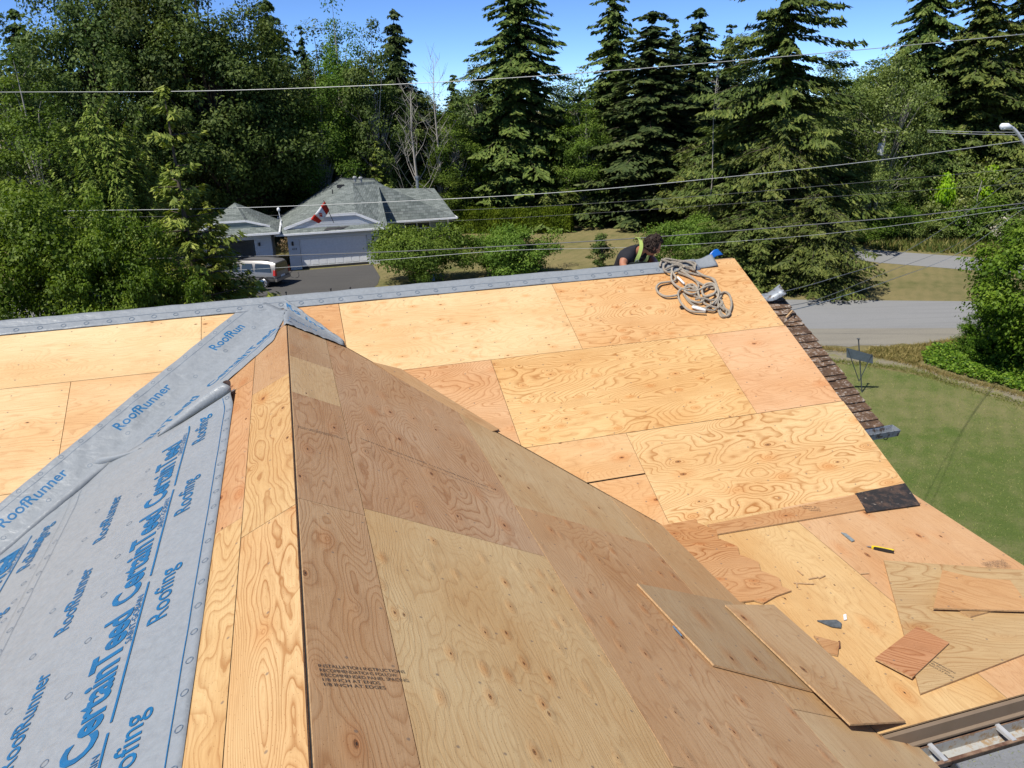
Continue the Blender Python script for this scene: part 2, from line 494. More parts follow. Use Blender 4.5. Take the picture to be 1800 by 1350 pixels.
# ---- porch roof sheets
def Osheet(poly, tint, con, grain='v', **kw): return ply(PO, poly, tint, con, grain, house, **kw)
def OL(u0, u1, v0, v1):   # clipped by the wing's right slope:  z_porch >= z_wing
    p = rect(u0, u1, v0, v1)
    # z_porch = -1.58 - sin(HS)*v ; z_wing = -.12 - .5*(u+2.5)
    return clip(p, .5, -sin(HS), -1.58 + .12 + 1.25 - .004)
Osheet(OL(-.1, 1.53, -.04, 2.36), (.74, .53, .255), .40)
Osheet(OL(1.53, 2.80, -.04, 2.36), (.70, .47, .26), .30)
# reddish filler strip over the break between the slopes
ply(PO, [PO.px(*q) for q in ((1243, 925), (1507, 872), (1523, 897), (1258, 942))], (.62, .385, .19), .9, 'u', house, lift=.016)
ply(PO, [PO.px(*q) for q in [(1135, 918), (1150, 908), (1178, 908), (1205, 900)] + [(1205 + 186*k/15 + 5*sin(k*2.1), 900 + 141*k/15 - 3*sin(k*2.1)) for k in range(1, 15)] + [(1391, 1041), (1365, 1050), (1342, 1063), (1325, 1058), (1296, 1062)]], (.62, .38, .185), 1.0, 'u', house, lift=.018, rotg=.35, knots=1)
# strip of sheathing lying up the valley
ply(PM, [PM.px(*q) for q in ((655, 640), (705, 652), (877, 758), (850, 766))], (.46, .315, .17), .35, 'u', house, lift=.030, rotg=radians(-48))
# ---- dark deck, old roofing felt below the sheets
FELT = simple('roofing_felt', (.028, .026, .025), .9, .2, var=.4, scale=14)
m = MB()
def deckpoly(plane, poly, h=-.022): 
    vs = [plane.pt(u, v, h) for u, v in poly]; m.prism(vs, plane.n * -.05)
deckpoly(PM, clip(rect(-9.2, 2.80, -3.6, 0, 0), 1, cQ, 2.74 - .05) )
deckpoly(PM, clip(rect(-9.2, -2.3, -3.6, 0, 0), -1, cQ, -2.26 - .05))
deckpoly(PB, rect(-9.2, 2.80, -3.6, 0, 0))
deckpoly(PR, clip(rect(-9.95, -.2, 0, 3.30, 0), -1, -cQ, -.24 - .03))
deckpoly(PR, rect(-9.95, -5.56, 3.301, 3.72, 0))
deckpoly(PL, clip(rect(-9.95, -.2, 0, 3.72, 0), -1, -cQ, -.24 - .03))
deckpoly(PO, OL(-.1, 2.76, -.03, 2.33))
m.build('roof_deck', FELT, house)
# black underlay showing in the ridge gap
m = MB(); m.box(hw(-2.5, -5.3, -.145), .045, 9.2, .02, (H_E, H_W, UP)); m.build('ridge_gap_felt', FELT, house)
# ---- old felt and tar left at the foot of the rake
m = MB(); m.prism([PO.pt(*PO.px(*q), .006) for q in ((1503, 870), (1590, 852), (1617, 890), (1523, 903))], PO.n * .012)
OLDTAR = NT('old_tar'); nz = OLDTAR.noise(OLDTAR.coord(), 9, 6, .7); nz2 = OLDTAR.noise(OLDTAR.coord(), 30, 4, .6)
c_ = OLDTAR.mix(OLDTAR.maprange(nz, .48, .62, 0, 1), (.025, .023, .022), (.085, .055, .04))
c_ = OLDTAR.mix(OLDTAR.maprange(nz2, .62, .74, 0, 1), c_, (.30, .25, .20)); OLDTAR.base(c_, .75, .3); OLDTAR.bump(nz2, .8, .01); OLDTAR = OLDTAR.m
o = m.build('tar_patch', OLDTAR, house)
# ---- weathered shingle strip below the rake on the right
b0 = P0
rp = hit(1376, 519, P0, H_W)                       # outer top corner: on the ridge line's vertical plane
PS = Plane(rp, H_E, H_W*cQ + UP*sQ)
ec = PS.px(1556, 748); ic_top = PS.px(1340, 510); ic_bot = PS.px(1515, 745)
def shingle_mat():
    t = NT('weathered_shingle'); oi = t.n('ObjectInfo'); p = t.coord('Object')
    r = oi.outputs['Random']
    off = t.n('CombineXYZ'); t.set(off.inputs[0], t.math('MULTIPLY', r, 40.0)); t.set(off.inputs[1], t.math('MULTIPLY', r, 17.0))
    q = t.vmath('ADD', p, off.outputs[0])
    g = t.noise(q, 9, 5, .65); g2 = t.noise(t.mapping(q, (1, 1.6, 1), rot=(0, 0, .3)), 26, 5, .75)
    c = t.mix(t.maprange(g, .32, .7, 0, 1), (.055, .034, .024), (.20, .115, .062))
    c = t.mix(t.math('MULTIPLY', r, .45), c, (.10, .065, .045))
    c = t.mix(t.maprange(t.math('ADD', g2, t.math('MULTIPLY', t.math('SUBTRACT', g, .5), .5)), .53, .68, 0, .9), c, (.46, .42, .37))
    t.base(c, .85, .15); t.bump(g2, .9, .008)
    return t.m
SHING = shingle_mat()
strip = MB(); 
L_ = -ec[1]
inner = ic_top[0] - .25
strip.prism([PS.pt(inner, -.01, -.03), PS.pt(-.01, -.01, -.03), PS.pt(ec[0]-.01, ec[1]+.02, -.03), PS.pt(inner, ec[1]+.02, -.03)], PS.n * -.06)
strip_o = strip.build('shingle_strip', FELT, house)
nc = 19
cum = np.cumsum([0] + [random.uniform(.6, 1.4) for _ in range(nc)]); cum = cum/cum[-1]
for k in range(nc):
    v1 = -L_*cum[k]; v0 = -L_*cum[k+1]
    x = inner + random.uniform(0, .08); right = ec[0] * (cum[k] + cum[k+1])/2
    while x < right - .02:
        wd = random.uniform(.07, .34); x2 = min(x + wd, right + random.uniform(-.012, .012))
        if right - x2 < .05: x2 = right + random.uniform(-.012, .012)
        d0 = random.uniform(-.012, .008)
        mb = MB()
        top = [PS.pt(x, v1 + .03, -.022), PS.pt(x2 - .004, v1 + .03, -.022), PS.pt(x2 - .004, v0 + d0, .0 + random.uniform(-.004, .006)), PS.pt(x, v0 + d0, .0 + random.uniform(-.004, .006))]
        mb.prism(top, PS.n * -.013)
        mb.build('shingle', SHING, strip_o)
        x = x2
# end of the old gutter at the foot of the strip, with its bracket hook
GALV = NT('galvanised'); nz = GALV.noise(GALV.coord(), 18, 5, .7)
GALV.base(GALV.mix(GALV.maprange(nz, .5, .62, 0, 1), (.30, .33, .36), (.10, .075, .06)), .5, .4, .3); GALV = GALV.m
DARK = simple('dark_metal', (.03, .03, .032), .55, .4, var=.3)
gv = ec[1]
m = MB()
g0, g1 = inner, ec[0] + .10
prof = [(0, .01), (-.008, -.075), (-.10, -.085), (-.125, -.005), (-.118, -.005), (-.095, -.076), (-.014, -.068), (-.006, .01)]
def gut(profile, pa, pb, outv):
    n = len(profile); vs = [pa + outv*(-y) + UP*z for y, z in profile] + [pb + outv*(-y) + UP*z for y, z in profile]
    return vs, [(i, (i+1) % n, (i+1) % n + n, i+n) for i in range(n)] + [tuple(range(n-1, -1, -1)), tuple(range(n, 2*n))]
pa, pb = PS.pt(g0, gv, -.02), PS.pt(g1, gv, -.02)
m.add(*gut(prof, pa, pb, -H_W)); 
gend = [pb + H_W*y*1.0 + UP*z for y, z in [(0, .01), (-.008, -.075), (-.10, -.085), (-.125, -.005)]]
m.prism(gend, H_E*.006)
gobj = m.build('old_gutter', GALV, house)
m = MB(); hc = PS.pt(ec[0] - .02, gv, -.10) - H_W*.07
m.tube([hc + UP*.01] + [hc + UP*(-.04 - .03*sin(a)) + H_E*(.03 - .03*cos(a)) for a in np.linspace(0, pi*1.15, 10)], .005, 6)
m.build('hook', DARK, gobj)
# curled flashing at the top of the strip
m = MB(); fl = []
for i in range(9):
    t_ = i/8; u = inner + .02 + t_*(.36); hh = .03 + .15*max(0, t_-.55)**1.6*3.2
    fl.append((PS.pt(u, .03, hh), PS.pt(u + .01, -.09 - .05*t_, hh*.9), ))
vs = [p for r in fl for p in r]; fs = [(2*i, 2*i+2, 2*i+3, 2*i+1) for i in range(8)]
o = mesh_obj('flashing', vs, fs, GALV, house, True); o.modifiers.new('s', 'SOLIDIFY').thickness = .004
# thin offcut stuck on the shingles
m = MB(); m.bar(PS.pt(*PS.px(1381, 560), .02), PS.pt(*PS.px(1391, 550), .05), .02, .008)
m.build('wood_splinter', PLY_EDGE, house)
# ---- porch eave: fascia, gutter with hangers, and the gutter end of the wing
FASC = NT('brown_fascia'); nz = FASC.noise(FASC.coord(), 7, 5, .6)
FASC.base(FASC.mix(nz, (.16, .115, .075), (.24, .18, .125)), .55, .35); FASC = FASC.m
BGUT = NT('brown_gutter'); nz = BGUT.noise(BGUT.coord(), 11, 6, .7)
BGUT.base(BGUT.mix(BGUT.maprange(nz, .42, .6, 0, 1), (.12, .062, .04), (.26, .17, .11)), .5, .4); BGUT = BGUT.m
GIN = NT('gutter_inside'); nz = GIN.noise(GIN.coord(), 13, 6, .75)
GIN.base(GIN.mix(GIN.maprange(nz, .5, .6, 0, 1), (.36, .36, .34), (.30, .21, .12)), .7, .3); GIN = GIN.m
ev = PO.px(1650, 1253)[1]
ev = 2.36
ea0, ea1 = .60, 2.80
def oe(a, out, z): return PO.pt(a, ev, 0) - H_W*out + H_E*0 + UP*z
m = MB()
m.prism([oe(ea0, 0.004, -.012), oe(ea0, .03, -.012), oe(ea0, .03, -.20), oe(ea0, .004, -.20)], H_E*(ea1-ea0))
m.prism([oe(ea0, .0305, -.10), oe(ea0, .048, -.108), oe(ea0, .048, -.122), oe(ea0, .0305, -.13)], H_E*(ea1-ea0))
m.build('fascia', FASC, house)
m = MB(); pg = [(.05, -.135), (.05, -.225), (.13, -.238), (.168, -.19), (.168, -.155), (.182, -.145), (.182, -.138), (.160, -.138), (.160, -.19), (.124, -.230), (.056, -.218), (.056, -.135)]
n = len(pg); vs = [oe(ea0 + .12, y, z) for y, z in pg] + [oe(ea1 + .05, y, z) for y, z in pg]
m.add(vs, [(i, (i+1) % n, (i+1) % n + n, i+n) for i in range(n)] + [tuple(range(n-1, -1, -1)), tuple(range(n, 2*n))])
gut_o = m.build('gutter', BGUT, house)
m = MB(); m.prism([oe(ea0 + .13, .058, -.138), oe(ea0 + .13, .058, -.216), oe(ea0 + .13, .0575, -.216), oe(ea0+.13, .0572, -.138)], H_E*(ea1-ea0-.15))
m.prism([oe(ea0 + .13, .058, -.212), oe(ea0 + .13, .126, -.222), oe(ea0 + .13, .126, -.226), oe(ea0+.13, .058, -.216)], H_E*(ea1-ea0-.15))
m.build('gutter_lining', GIN, gut_o)
WMET = simple('white_metal', (.46, .47, .48), .4, .5, .2, var=.2)
for k in range(5):
    a = ea0 + .33 + k*.50
    m = MB(); m.bar(oe(a, .045, -.128), oe(a, .175, -.133), .026, .005); m.bar(oe(a-.013, .045, -.142), oe(a-.013, .172, -.142), .003, .022); m.build('gutter_hanger', WMET, gut_o)
# debris in the gutter corner
GRIT = simple('leaf_litter', (.20, .15, .10), .9, .1, var=.6, scale=60)
m = MB()
for k in range(170):
    t_ = random.random()
    p = oe(ea0 - .10 + .33*t_, .03 + .12*t_*random.random(), -.135 - .05*random.random())
    s = random.uniform(.006, .018)
    m.box(p, s, s*.7, s*.5, (Vector((random.uniform(-1,1), random.uniform(-1,1), random.uniform(-1,1))).normalized(), Vector((0,1,0)), Vector((0,0,1))))
o = m.build('gutter_debris', GRIT, gut_o); o['kind'] = 'stuff'
# wing eave: gutter running towards us
m = MB()
we = [(PR.pt(-5.62, 3.77, -.02), PR.pt(-9.9, 3.77, -.02))]
A_, B_ = we[0]
pw = [(.0, -.01), (.0, -.10), (.09, -.105), (.13, -.05), (.13, -.015), (.122, -.015), (.122, -.05), (.086, -.098), (.006, -.093), (.006, -.01)]
n = len(pw); vs = [A_ + H_E*y + UP*z for y, z in pw] + [B_ + H_E*y + UP*z for y, z in pw]
m.add(vs, [(i, (i+1) % n, (i+1) % n + n, i+n) for i in range(n)] + [tuple(range(n-1, -1, -1)), tuple(range(n, 2*n))])
wg = m.build('gutter', DARK, house)
for k in range(6):
    c0 = A_ + (B_ - A_) * (.035 + .16*k)
    m = MB(); m.bar(c0 + H_E*-.02 + UP*.0, c0 + H_E*.135 - UP*.012, .03, .005); m.build('gutter_hanger', WMET, wg)
m = MB(); m.prism([A_ + H_E*.008 + UP*(-.06), A_ + H_E*.115 + UP*(-.055), B_ + H_E*.115 + UP*(-.055), B_ + H_E*.008 + UP*(-.06)], UP*-.004); m.build('gutter_lining', WMET, wg)
m = MB(); q = oe(ea0 + .10, .10, -.15); m.box(q, .07, .10, .006, (H_E, H_W, UP)); m.box(q + UP*-.04 - H_E*.03, .006, .10, .08, (H_E, H_W, UP)); m.build('gutter_end', WMET, gut_o)
# ---- walls below
def siding(name, c0, c1):
    t = NT(name); z = t.n('SeparateXYZ'); t.set(z.inputs[0], t.pos())
    w_ = t.math('FRACT', t.math('MULTIPLY', z.outputs[2], 6.6))
    nz = t.noise(t.pos(), 3, 4, .6)
    t.base(t.mix(nz, c0, c1), .6, .3); t.bump(w_, .8, .02); return t.m
WALLM = siding('wall_paint_grey', (.40, .41, .42), (.50, .51, .52))
m = MB()
gz = -P0.z
def wallbox(a0, a1, b0_, b1_, ztop):
    m.prism([hw(a0, b0_, gz), hw(a1, b0_, gz), hw(a1, b1_, gz), hw(a0, b1_, gz)], UP*(ztop - gz))
wallbox(-8.8, 2.55, -2.9, 2.9, -1.72)
wallbox(-5.45, .35, -9.6, -2.95, -1.75)
m.build('wall', WALLM, house)
m = MB()      # gable end on the right
m.prism([hw(2.45, -2.9, -1.70), hw(2.45, 2.9, -1.70), hw(2.45, 0, -.20)], H_E*.1); m.build('gable_wall', WALLM, house)
# post carrying the porch roof
m = MB(); pp = hw(1.02, -5.25, 0); m.box((pp.x, pp.y, (P0.z - 1.75)/2), .10, .10, P0.z - 1.75, (H_E, H_W, UP)); m.build('porch_post', DARK, house)
m = MB(); pp = hw(2.55, -5.25, 0); m.box((pp.x, pp.y, (P0.z - 1.75)/2), .10, .10, P0.z - 1.75, (H_E, H_W, UP)); m.build('porch_post', DARK, house)
# lower roof that carries the shingle strip: a wall below it
m = MB(); lo = PS.pt(inner, ec[1], -.1)
m.prism([hw(2.56, -2.0, gz), hw(2.95, -2.0, gz), hw(2.95, 2.0, gz), hw(2.56, 2.0, gz)], UP*(-.55 - 1.25 - gz)); m.build('side_wall', WALLM, house)

# ================================================================== ROOFING MEMBRANE
def membrane_mat():
    t = NT('grey_membrane'); p = t.pos()
    nz = t.noise(p, 26, 5, .65); nb = t.noise(p, 3.0, 4, .6); nf = t.noise(t.mapping(p, (90, 260, 90)), 1, 3, .6); nw = t.noise(t.mapping(p, (5, 9, 7), rot=(0, 0, .5)), 1, 3, .5, .8)
    c = t.mix(t.maprange(nz, .3, .7, 0, 1), (.205, .222, .232), (.26, .279, .289))
    c = t.mix(t.maprange(nb, .35, .7, 0, .45), c, (.27, .286, .294))
    c = t.mix(t.maprange(nf, .60, .75, 0, .3), c, (.37, .385, .395))
    t.base(c, .42, .45)
    h = t.math('ADD', t.math('MULTIPLY', nb, 6.0), t.math('ADD', nz, t.math('MULTIPLY', nf, .4)))
    h = t.math('ADD', h, t.math('MULTIPLY', nw, 5.0)); t.bump(h, .30, .007)
    return t.m
MEMB = membrane_mat()
BLUE = simple('blue_print', (.005, .108, .25), .5, .35, var=.18, scale=20)
INK = simple('grey_print', (.10, .14, .19), .6, .3, var=.2)
BINK = simple('black_stamp', (.06, .05, .045), .8, .2, var=.7, scale=60)
_txt = {}
def text2d(s, bold=.0, shear=0.0):
    key = (s, bold, shear)
    if key in _txt: return _txt[key]
    cu = bpy.data.curves.new('t', 'FONT'); cu.body = s; cu.size = 1.0; cu.offset = bold; cu.shear = shear; cu.resolution_u = 3
    ob = bpy.data.objects.new('t', cu); COL.objects.link(ob)
    dg = bpy.context.evaluated_depsgraph_get()
    me = bpy.data.meshes.new_from_object(ob.evaluated_get(dg))
    v = [(q.co.x, q.co.y) for q in me.vertices]; f = [tuple(p.vertices) for p in me.polygons]
    bpy.data.objects.remove(ob); bpy.data.curves.remove(cu); bpy.data.meshes.remove(me)
    _txt[key] = (v, f); return v, f
def lettering(s, fn, mat, parent, bold=.0, size=1.0, length=None, maxedge=.05, name='lettering', shear=0.0):
    """fn(x, y) -> world; x runs along the writing, y up the letter, in metres"""
    v, f = text2d(s, bold, shear)
    x0 = min(p[0] for p in v); x1 = max(p[0] for p in v); y0 = min(p[1] for p in v); y1 = max(p[1] for p in v)
    kx = (length / (x1 - x0)) if length else size
    bm = bmesh.new()
    bv = [bm.verts.new(((p[0]-x0)*kx, p[1]*size, 0)) for p in v]
    for ff in f:
        try: bm.faces.new([bv[i] for i in ff])
        except ValueError: pass
    if maxedge:
        for _ in range(3):
            ed = [e_ for e_ in bm.edges if e_.calc_length() > maxedge]
            if not ed: break
            bmesh.ops.subdivide_edges(bm, edges=ed, cuts=1)
            bmesh.ops.triangulate(bm, faces=bm.faces[:])
    bm.verts.ensure_lookup_table(); bm.verts.index_update()
    vs = [fn(q.co.x, q.co.y) for q in bm.verts]; fs = [tuple(q.index for q in fc.verts) for fc in bm.faces]
    bm.free()
    return mesh_obj(name, vs, fs, mat, parent)
def rings(fn, centres, r, mat, parent, w=.0035, seg=20):
    vs, fs = [], []
    for cx, cy in centres:
        b = len(vs)
        for k in range(seg):
            a = 2*pi*k/seg
            vs.append(fn(cx + r*cos(a), cy + r*sin(a))); vs.append(fn(cx + (r-w)*cos(a), cy + (r-w)*sin(a)))
        for k in range(seg):
            k2 = (k+1) % seg
            fs.append((b+2*k, b+2*k2, b+2*k2+1, b+2*k+1))
    o = mesh_obj('printed_circles', vs, fs, mat, parent); o['kind'] = 'stuff'; return o
def stripes(fn, segs, w, mat, parent, step=.08):
    vs, fs = [], []
    for (x0, y0, x1, y1) in segs:
        n = max(2, int(abs(x1-x0)/step)); b = len(vs)
        for k in range(n+1):
            x = x0 + (x1-x0)*k/n; y = y0 + (y1-y0)*k/n
            vs.append(fn(x, y - w/2)); vs.append(fn(x, y + w/2))
        for k in range(n): fs.append((b+2*k, b+2*k+2, b+2*k+3, b+2*k+1))
    return mesh_obj('printed_line', vs, fs, mat, parent)
def grid_sheet(name, fn, us, vs_, mat, parent=None, smooth=True):
    nv = len(vs_); vs = [fn(u, v) for u in us for v in vs_]
    fs = [(i*nv+j, (i+1)*nv+j, (i+1)*nv+j+1, i*nv+j+1) for i in range(len(us)-1) for j in range(nv-1)]
    return mesh_obj(name, vs, fs, mat, parent, smooth)
def wob(x, y, k=1.0):
    return (sin(x*5.1*k + 1.3*sin(y*3.7*k)) * sin(y*7.3*k + 2*sin(x*2.1*k)) + .5*sin(x*13*k + y*9*k + sin(x*4*k)))/1.5
# ---- upper course on the wing's left slope
def WL(b, s, lift=0.0):
    t_ = max(0, min(1, (b + 2.6)/.8))
    h = .006 + .013*min(1, max(0, (s - .54)/.3)) + .0022*wob(b*.9, s*1.3) + .010*t_*t_*(.5 + .5*sin(s*5.0))
    k = exp(-((b + 1.93 + .12*s)/.10)**2) * (.3 + .7*max(0, 1 - (s-.5)/1.1))
    h += .045*k
    return PL.pt(b, s, h + lift)
top_end = -1.80
cA = thing('membrane_sheet', PL.pt(-4, 1.2), 'wide grey membrane with large blue lettering, laid beside the bare plywood ridge strip', 'roofing membrane')
us = list(np.linspace(0, .8, 50)) + list(np.linspace(.81, 1, 36))
o = grid_sheet('sheet', lambda t_, s: WL(-8.6 + (min(top_end, -.24 - cQ*s - .05) + 8.6)*t_, s), us, list(np.linspace(.52, 1.97, 40)), MEMB, cA)
o.modifiers.new('s', 'SOLIDIFY').thickness = .0025
LIFT = .0035
def fA(b0, s0): return lambda x, y: WL(b0 + x, s0 + y, LIFT)
segs = [(-8.5, .592, -1.95, .592)]
stripes(lambda x, y: WL(x, y, LIFT), segs, .005, BLUE, cA)
rings(lambda x, y: WL(x, y, LIFT), [(-8.4 + .205*k, .556) for k in range(32)], .019, INK, cA)
rings(lambda x, y: WL(x, y, LIFT), [(-8.3 + .41*k, 1.22 - .0*k) for k in range(15)] + [(-8.1 + .41*k, 1.60) for k in range(14)] + [(-8.2 + .205*k, 1.915) for k in range(27)], .020, INK, cA)
stripes(lambda x, y: WL(x, y, LIFT), [(-8.5, 1.885, -2.1, 1.885)], .003, INK, cA)
for k in range(5):
    b_ = -5.56 + 1.12*(k-2)
    if b_ + 1.1 > -1.9: 
        pass
    if b_ < -2.2:
        lettering('CertainTeed', fA(b_, .965), BLUE, cA, .030, .235, 1.0)
        stripes(lambda x, y: WL(x, y, LIFT), [(b_ + .12, .905, min(b_ + 1.18, -1.9), .905)], .013, BLUE, cA)
        lettering('SAINT-GOBAIN', fA(b_ + .68, .918), BLUE, cA, .004, .052, .40)
        lettering('Roofing', fA(b_ + .72, .735), BLUE, cA, .008, .155, .47)
for k in range(6):
    b_ = -4.34 + .98*(k-3)
    if b_ + .66 < -2.0: lettering('RoofRunner', fA(b_, 1.405), BLUE, cA, .012, .135, .64)
# rolled, wrinkled upper end of that course
def roll(c0, c1, r0, r1, turns=1.35, n=16, seg=14):
    us_ = np.linspace(0, 1, n); out = []
    ax = (c1 - c0); L = ax.length; ax.normalize()
    nrm = PL.n; side = nrm.cross(ax).normalized()
    if side.dot(H_W) < 0: side = -side
    for t_ in us_:
        c = c0.lerp(c1, t_); r = r0 + (r1 - r0)*t_**1.6
        for j in range(seg+1):
            a = -pi/2 + turns*2*pi*j/seg*.62
            out.append(c + nrm*(r + r*sin(a) + .004) + side*(r*cos(a)) + ax*(.02*sin(j*.9 + t_*3)))
    fs = [(i*(seg+1)+j, (i+1)*(seg+1)+j, (i+1)*(seg+1)+j+1, i*(seg+1)+j+1) for i in range(n-1) for j in range(seg)]
    return out, fs
vs, fs = roll(PL.pt(-1.86, .53, .004), PL.pt(-1.86, 1.22, .002), .062, .020)
o = mesh_obj('rolled_edge', vs, fs, MEMB, cA, True); o.modifiers.new('s', 'SOLIDIFY').thickness = .003
vs, fs = roll(PL.pt(-1.92, 1.40, .004), PL.pt(-1.72, 1.80, .004), .012, .050, n=12)
o = mesh_obj('rolled_edge', vs, fs, MEMB, cA, True); o.modifiers.new('s', 'SOLIDIFY').thickness = .003
# ---- lower course, tucked under it towards the valley
def WL2(b, s, lift=0.0):
    return PL.pt(b, s, .014 + .002*wob(b*.8 + 3, s) + .03*max(0, (s - 3.3)) ** 2 + lift)
cB = thing('membrane_sheet', PL.pt(-5, 2.6), 'lower grey membrane course lapped under the wide one, nearest the left edge', 'roofing membrane')
def WLc(b, s, lift=0.0):
    return WL2(-8.6 + (-.24 - cQ*s - .04 + 8.6)*b, s, lift)
o = grid_sheet('sheet', WLc, list(np.linspace(0, 1, 60)), list(np.linspace(1.93, 3.72, 36)), MEMB, cB)
o.modifiers.new('s', 'SOLIDIFY').thickness = .002
fB = lambda b0, s0: (lambda x, y: WL2(b0 + x, s0 + y, LIFT))
for k in range(3):
    b_ = -4.72 + 1.12*(k-1)
    e_ = -.35 - cQ*2.6
    if b_ < -3.3:
        lettering('CertainTeed', fB(b_, 2.30), BLUE, cB, .022, .235, 1.06)
        stripes(lambda x, y: WL2(x, y, LIFT), [(b_ + .12, 2.245, b_ + 1.18, 2.245)], .013, BLUE, cB)
        lettering('Roofing', fB(b_ + .72, 2.07), BLUE, cB, .008, .155, .47)
        lettering('SAINT-GOBAIN', fB(b_ + .68, 2.258), BLUE, cB, .004, .052, .40)
lettering('CertainTeed', fB(-3.56, 2.30), BLUE, cB, .022, .235, .98)
lettering('Roofing', fB(-3.02, 2.07), BLUE, cB, .008, .155, .44)
rings(lambda x, y: WL2(x, y, LIFT), [(-8.2 + .205*k, 2.03) for k in range(26)] + [(-8.2 + .41*k, 2.62) for k in range(11)], .020, INK, cB)
# ---- valley sheet
VD = (hw(-2.5 - 1, -.24 - 1, -.12 - .5) - hw(-2.5, -.24, -.12)); VLEN = VD.length; VD.normalize()
VO = hw(-2.5, -.24, -.12)
dM = PM.n.cross(VD).normalized();  dM = dM if dM.dot(H_W) > 0 else -dM
dW = PL.n.cross(VD).normalized();  dW = dW if dW.dot(H_W) < 0 else -dW
def VS(t_, q, lift=0.0):
    """t along the valley, q across: + on the main slope, - on the wing slope"""
    nrm = PM.n if q > 0 else PL.n
    d = dM if q > 0 else dW
    aq = abs(q)
    n = nrm.lerp((PM.n + PL.n).normalized(), max(0, 1 - aq/.06))
    wr = .0045*wob(t_*2.2, q*3.1) + .009*max(0, sin(t_*7.0 + q*9 + 1.2*sin(t_*3)))**4 * (1 - abs(aq - .2)/.3 if aq < .45 else 0)
    h = .007 + wr + .03*exp(-(aq/.05)**2)
    return VO + VD*t_ + d*aq + n*(h + lift)
cV = thing('membrane_sheet', VO + VD*1.5, 'grey membrane strip with blue lettering running diagonally down the valley', 'roofing membrane')
ts = list(np.linspace(-.02, 5.2, 130)); qs = list(np.linspace(-.46, .425, 36))
def VSe(t_, q):
    if q < 0: q = max(q, -(.745*max(t_, 0) + .006))
    if q > .3: q = .3 + (q - .3)*(1.0 + .03*sin(t_*1.7))
    return VS(t_, q)
o = grid_sheet('sheet', VSe, ts, qs, MEMB, cV); o.modifiers.new('s', 'SOLIDIFY').thickness = .0025
TMAX = 5.2
def fV(t0, q0): return lambda x, y: VS(t0 - x, q0 + y, LIFT)
# writing reads uphill, letter tops away from the valley
for px_, L in (((0, 925), .60), ((200, 752), .60), ((357, 607), .42)):
    p = PM.pt(*PM.px(*px_)) - VO
    lettering('RoofRunner' if L > .5 else 'RoofRun', fV(p.dot(VD), .205), BLUE, cV, .014, .145, L if L < .5 else .62)
rings(lambda x, y: VS(x, y, LIFT), [(.2 + .205*k, .392) for k in range(24)] + [(.35 + .41*k, .13) for k in range(12)], .019, INK, cV)
stripes(lambda x, y: VS(x, y, LIFT), [(.15, .355, 5.1, .355)], .004, INK, cV)
def fV2(t0, q0): return lambda x, y: VS(t0 - x, q0 + y, LIFT)
lettering('CertainTeed', fV2(1.28, -.235), BLUE, cV, .022, .16, .92)
lettering('CertainTeed', fV2(2.42, -.235), BLUE, cV, .022, .16, 1.0)
lettering('CertainTeed', fV2(4.3, -.235), BLUE, cV, .022, .16, 1.0)
stripes(lambda x, y: VS(x, y, LIFT), [(.2, -.285, 1.2, -.285)], .010, BLUE, cV)
fold = MB(); fp = []; fr = []
for k in range(40):
    t_ = 2.30 + 2.9*k/39
    fp.append(VO + VD*t_ + (PM.n + PL.n).normalized()*(.028 + .006*sin(t_*3.1)) + dM*(.012*sin(t_*2.3)))
    fr.append((.014 + .022*min(1, k/4))*(1 + .18*sin(t_*5.3)))
fold.tube(fp, fr, 12); fold.build('valley_fold', MEMB, cV, True)
# ---- cap folded over the head of the wing ridge
cC = thing('membrane_flap', hw(-2.5, -.4, -.1), 'small crumpled grey membrane flap folded over the peak where the ridges meet', 'roofing membrane')
def flap(t_, q):
    # t 0..1 from the ridge peak down the right-hand valley, q -.. across
    base = hw(-2.5 + .52*t_, -.24 - .52*t_, -.12 - .26*abs(t_))
    dd = PM.n.cross(base - VO).normalized() if t_ > 0 else Vector((0,0,0))
    if q >= 0: d = (H_W*cQ + UP*sQ); p = base + d*q*(.22*(1 - t_*.7))
    else: d = (-H_W); p = base + d*(-q)*(.46*(1 - t_*.92)) 
    return p + UP*(.022 + .010*wob(t_*6, q*3) + .012*exp(-(q*5)**2))
o = grid_sheet('sheet', flap, list(np.linspace(-.06, 1, 24)), list(np.linspace(-1, 1, 18)), MEMB, cC); o.modifiers.new('s', 'SOLIDIFY').thickness = .003
lettering('ing', lambda x, y: flap(.35 + x*1.1, .3 + y*4.0) + UP*.005, BLUE, cC, .02, .13, .30)
lettering('Ro', lambda x, y: flap(.02 + x*1.1, .35 + y*4.0) + UP*.005, BLUE, cC, .02, .12, .22)
lettering('CertainTeed', lambda x, y: flap(.05 + x*1.2, -.45 + y*2.2) + UP*.005, BLUE, cC, .01, .06, .40)
# ---- strip over the main ridge
def RS(a, q, lift=0.0):
    pl_ = PM if q <= 0 else PB
    aq = abs(q); n = pl_.n.lerp(UP, max(0, 1 - aq/.05))
    k = max(0, (-3.2 - a)) * .012 if q <= 0 else 0
    h = .011 + .004*wob(a*1.3, q*5) + .012*exp(-(aq/.04)**2)
    return hw(a, 0, 0) + (pl_.V * -1) * (aq*(1 + k*2.2)) + n*(h + lift)
cR = thing('membrane_ridge_strip', hw(-2, 0, 0), 'long grey membrane strip folded over the main roof ridge', 'roofing membrane')
o = grid_sheet('sheet', RS, list(np.linspace(-9.0, 2.30, 150)), list(np.linspace(-.185, .30, 22)), MEMB, cR); o.modifiers.new('s', 'SOLIDIFY').thickness = .0025
rings(lambda x, y: RS(x, y, LIFT), [(-8.9 + .205*k, -.128 if k > 24 else -.135) for k in range(54)], .024, INK, cR, .0045)
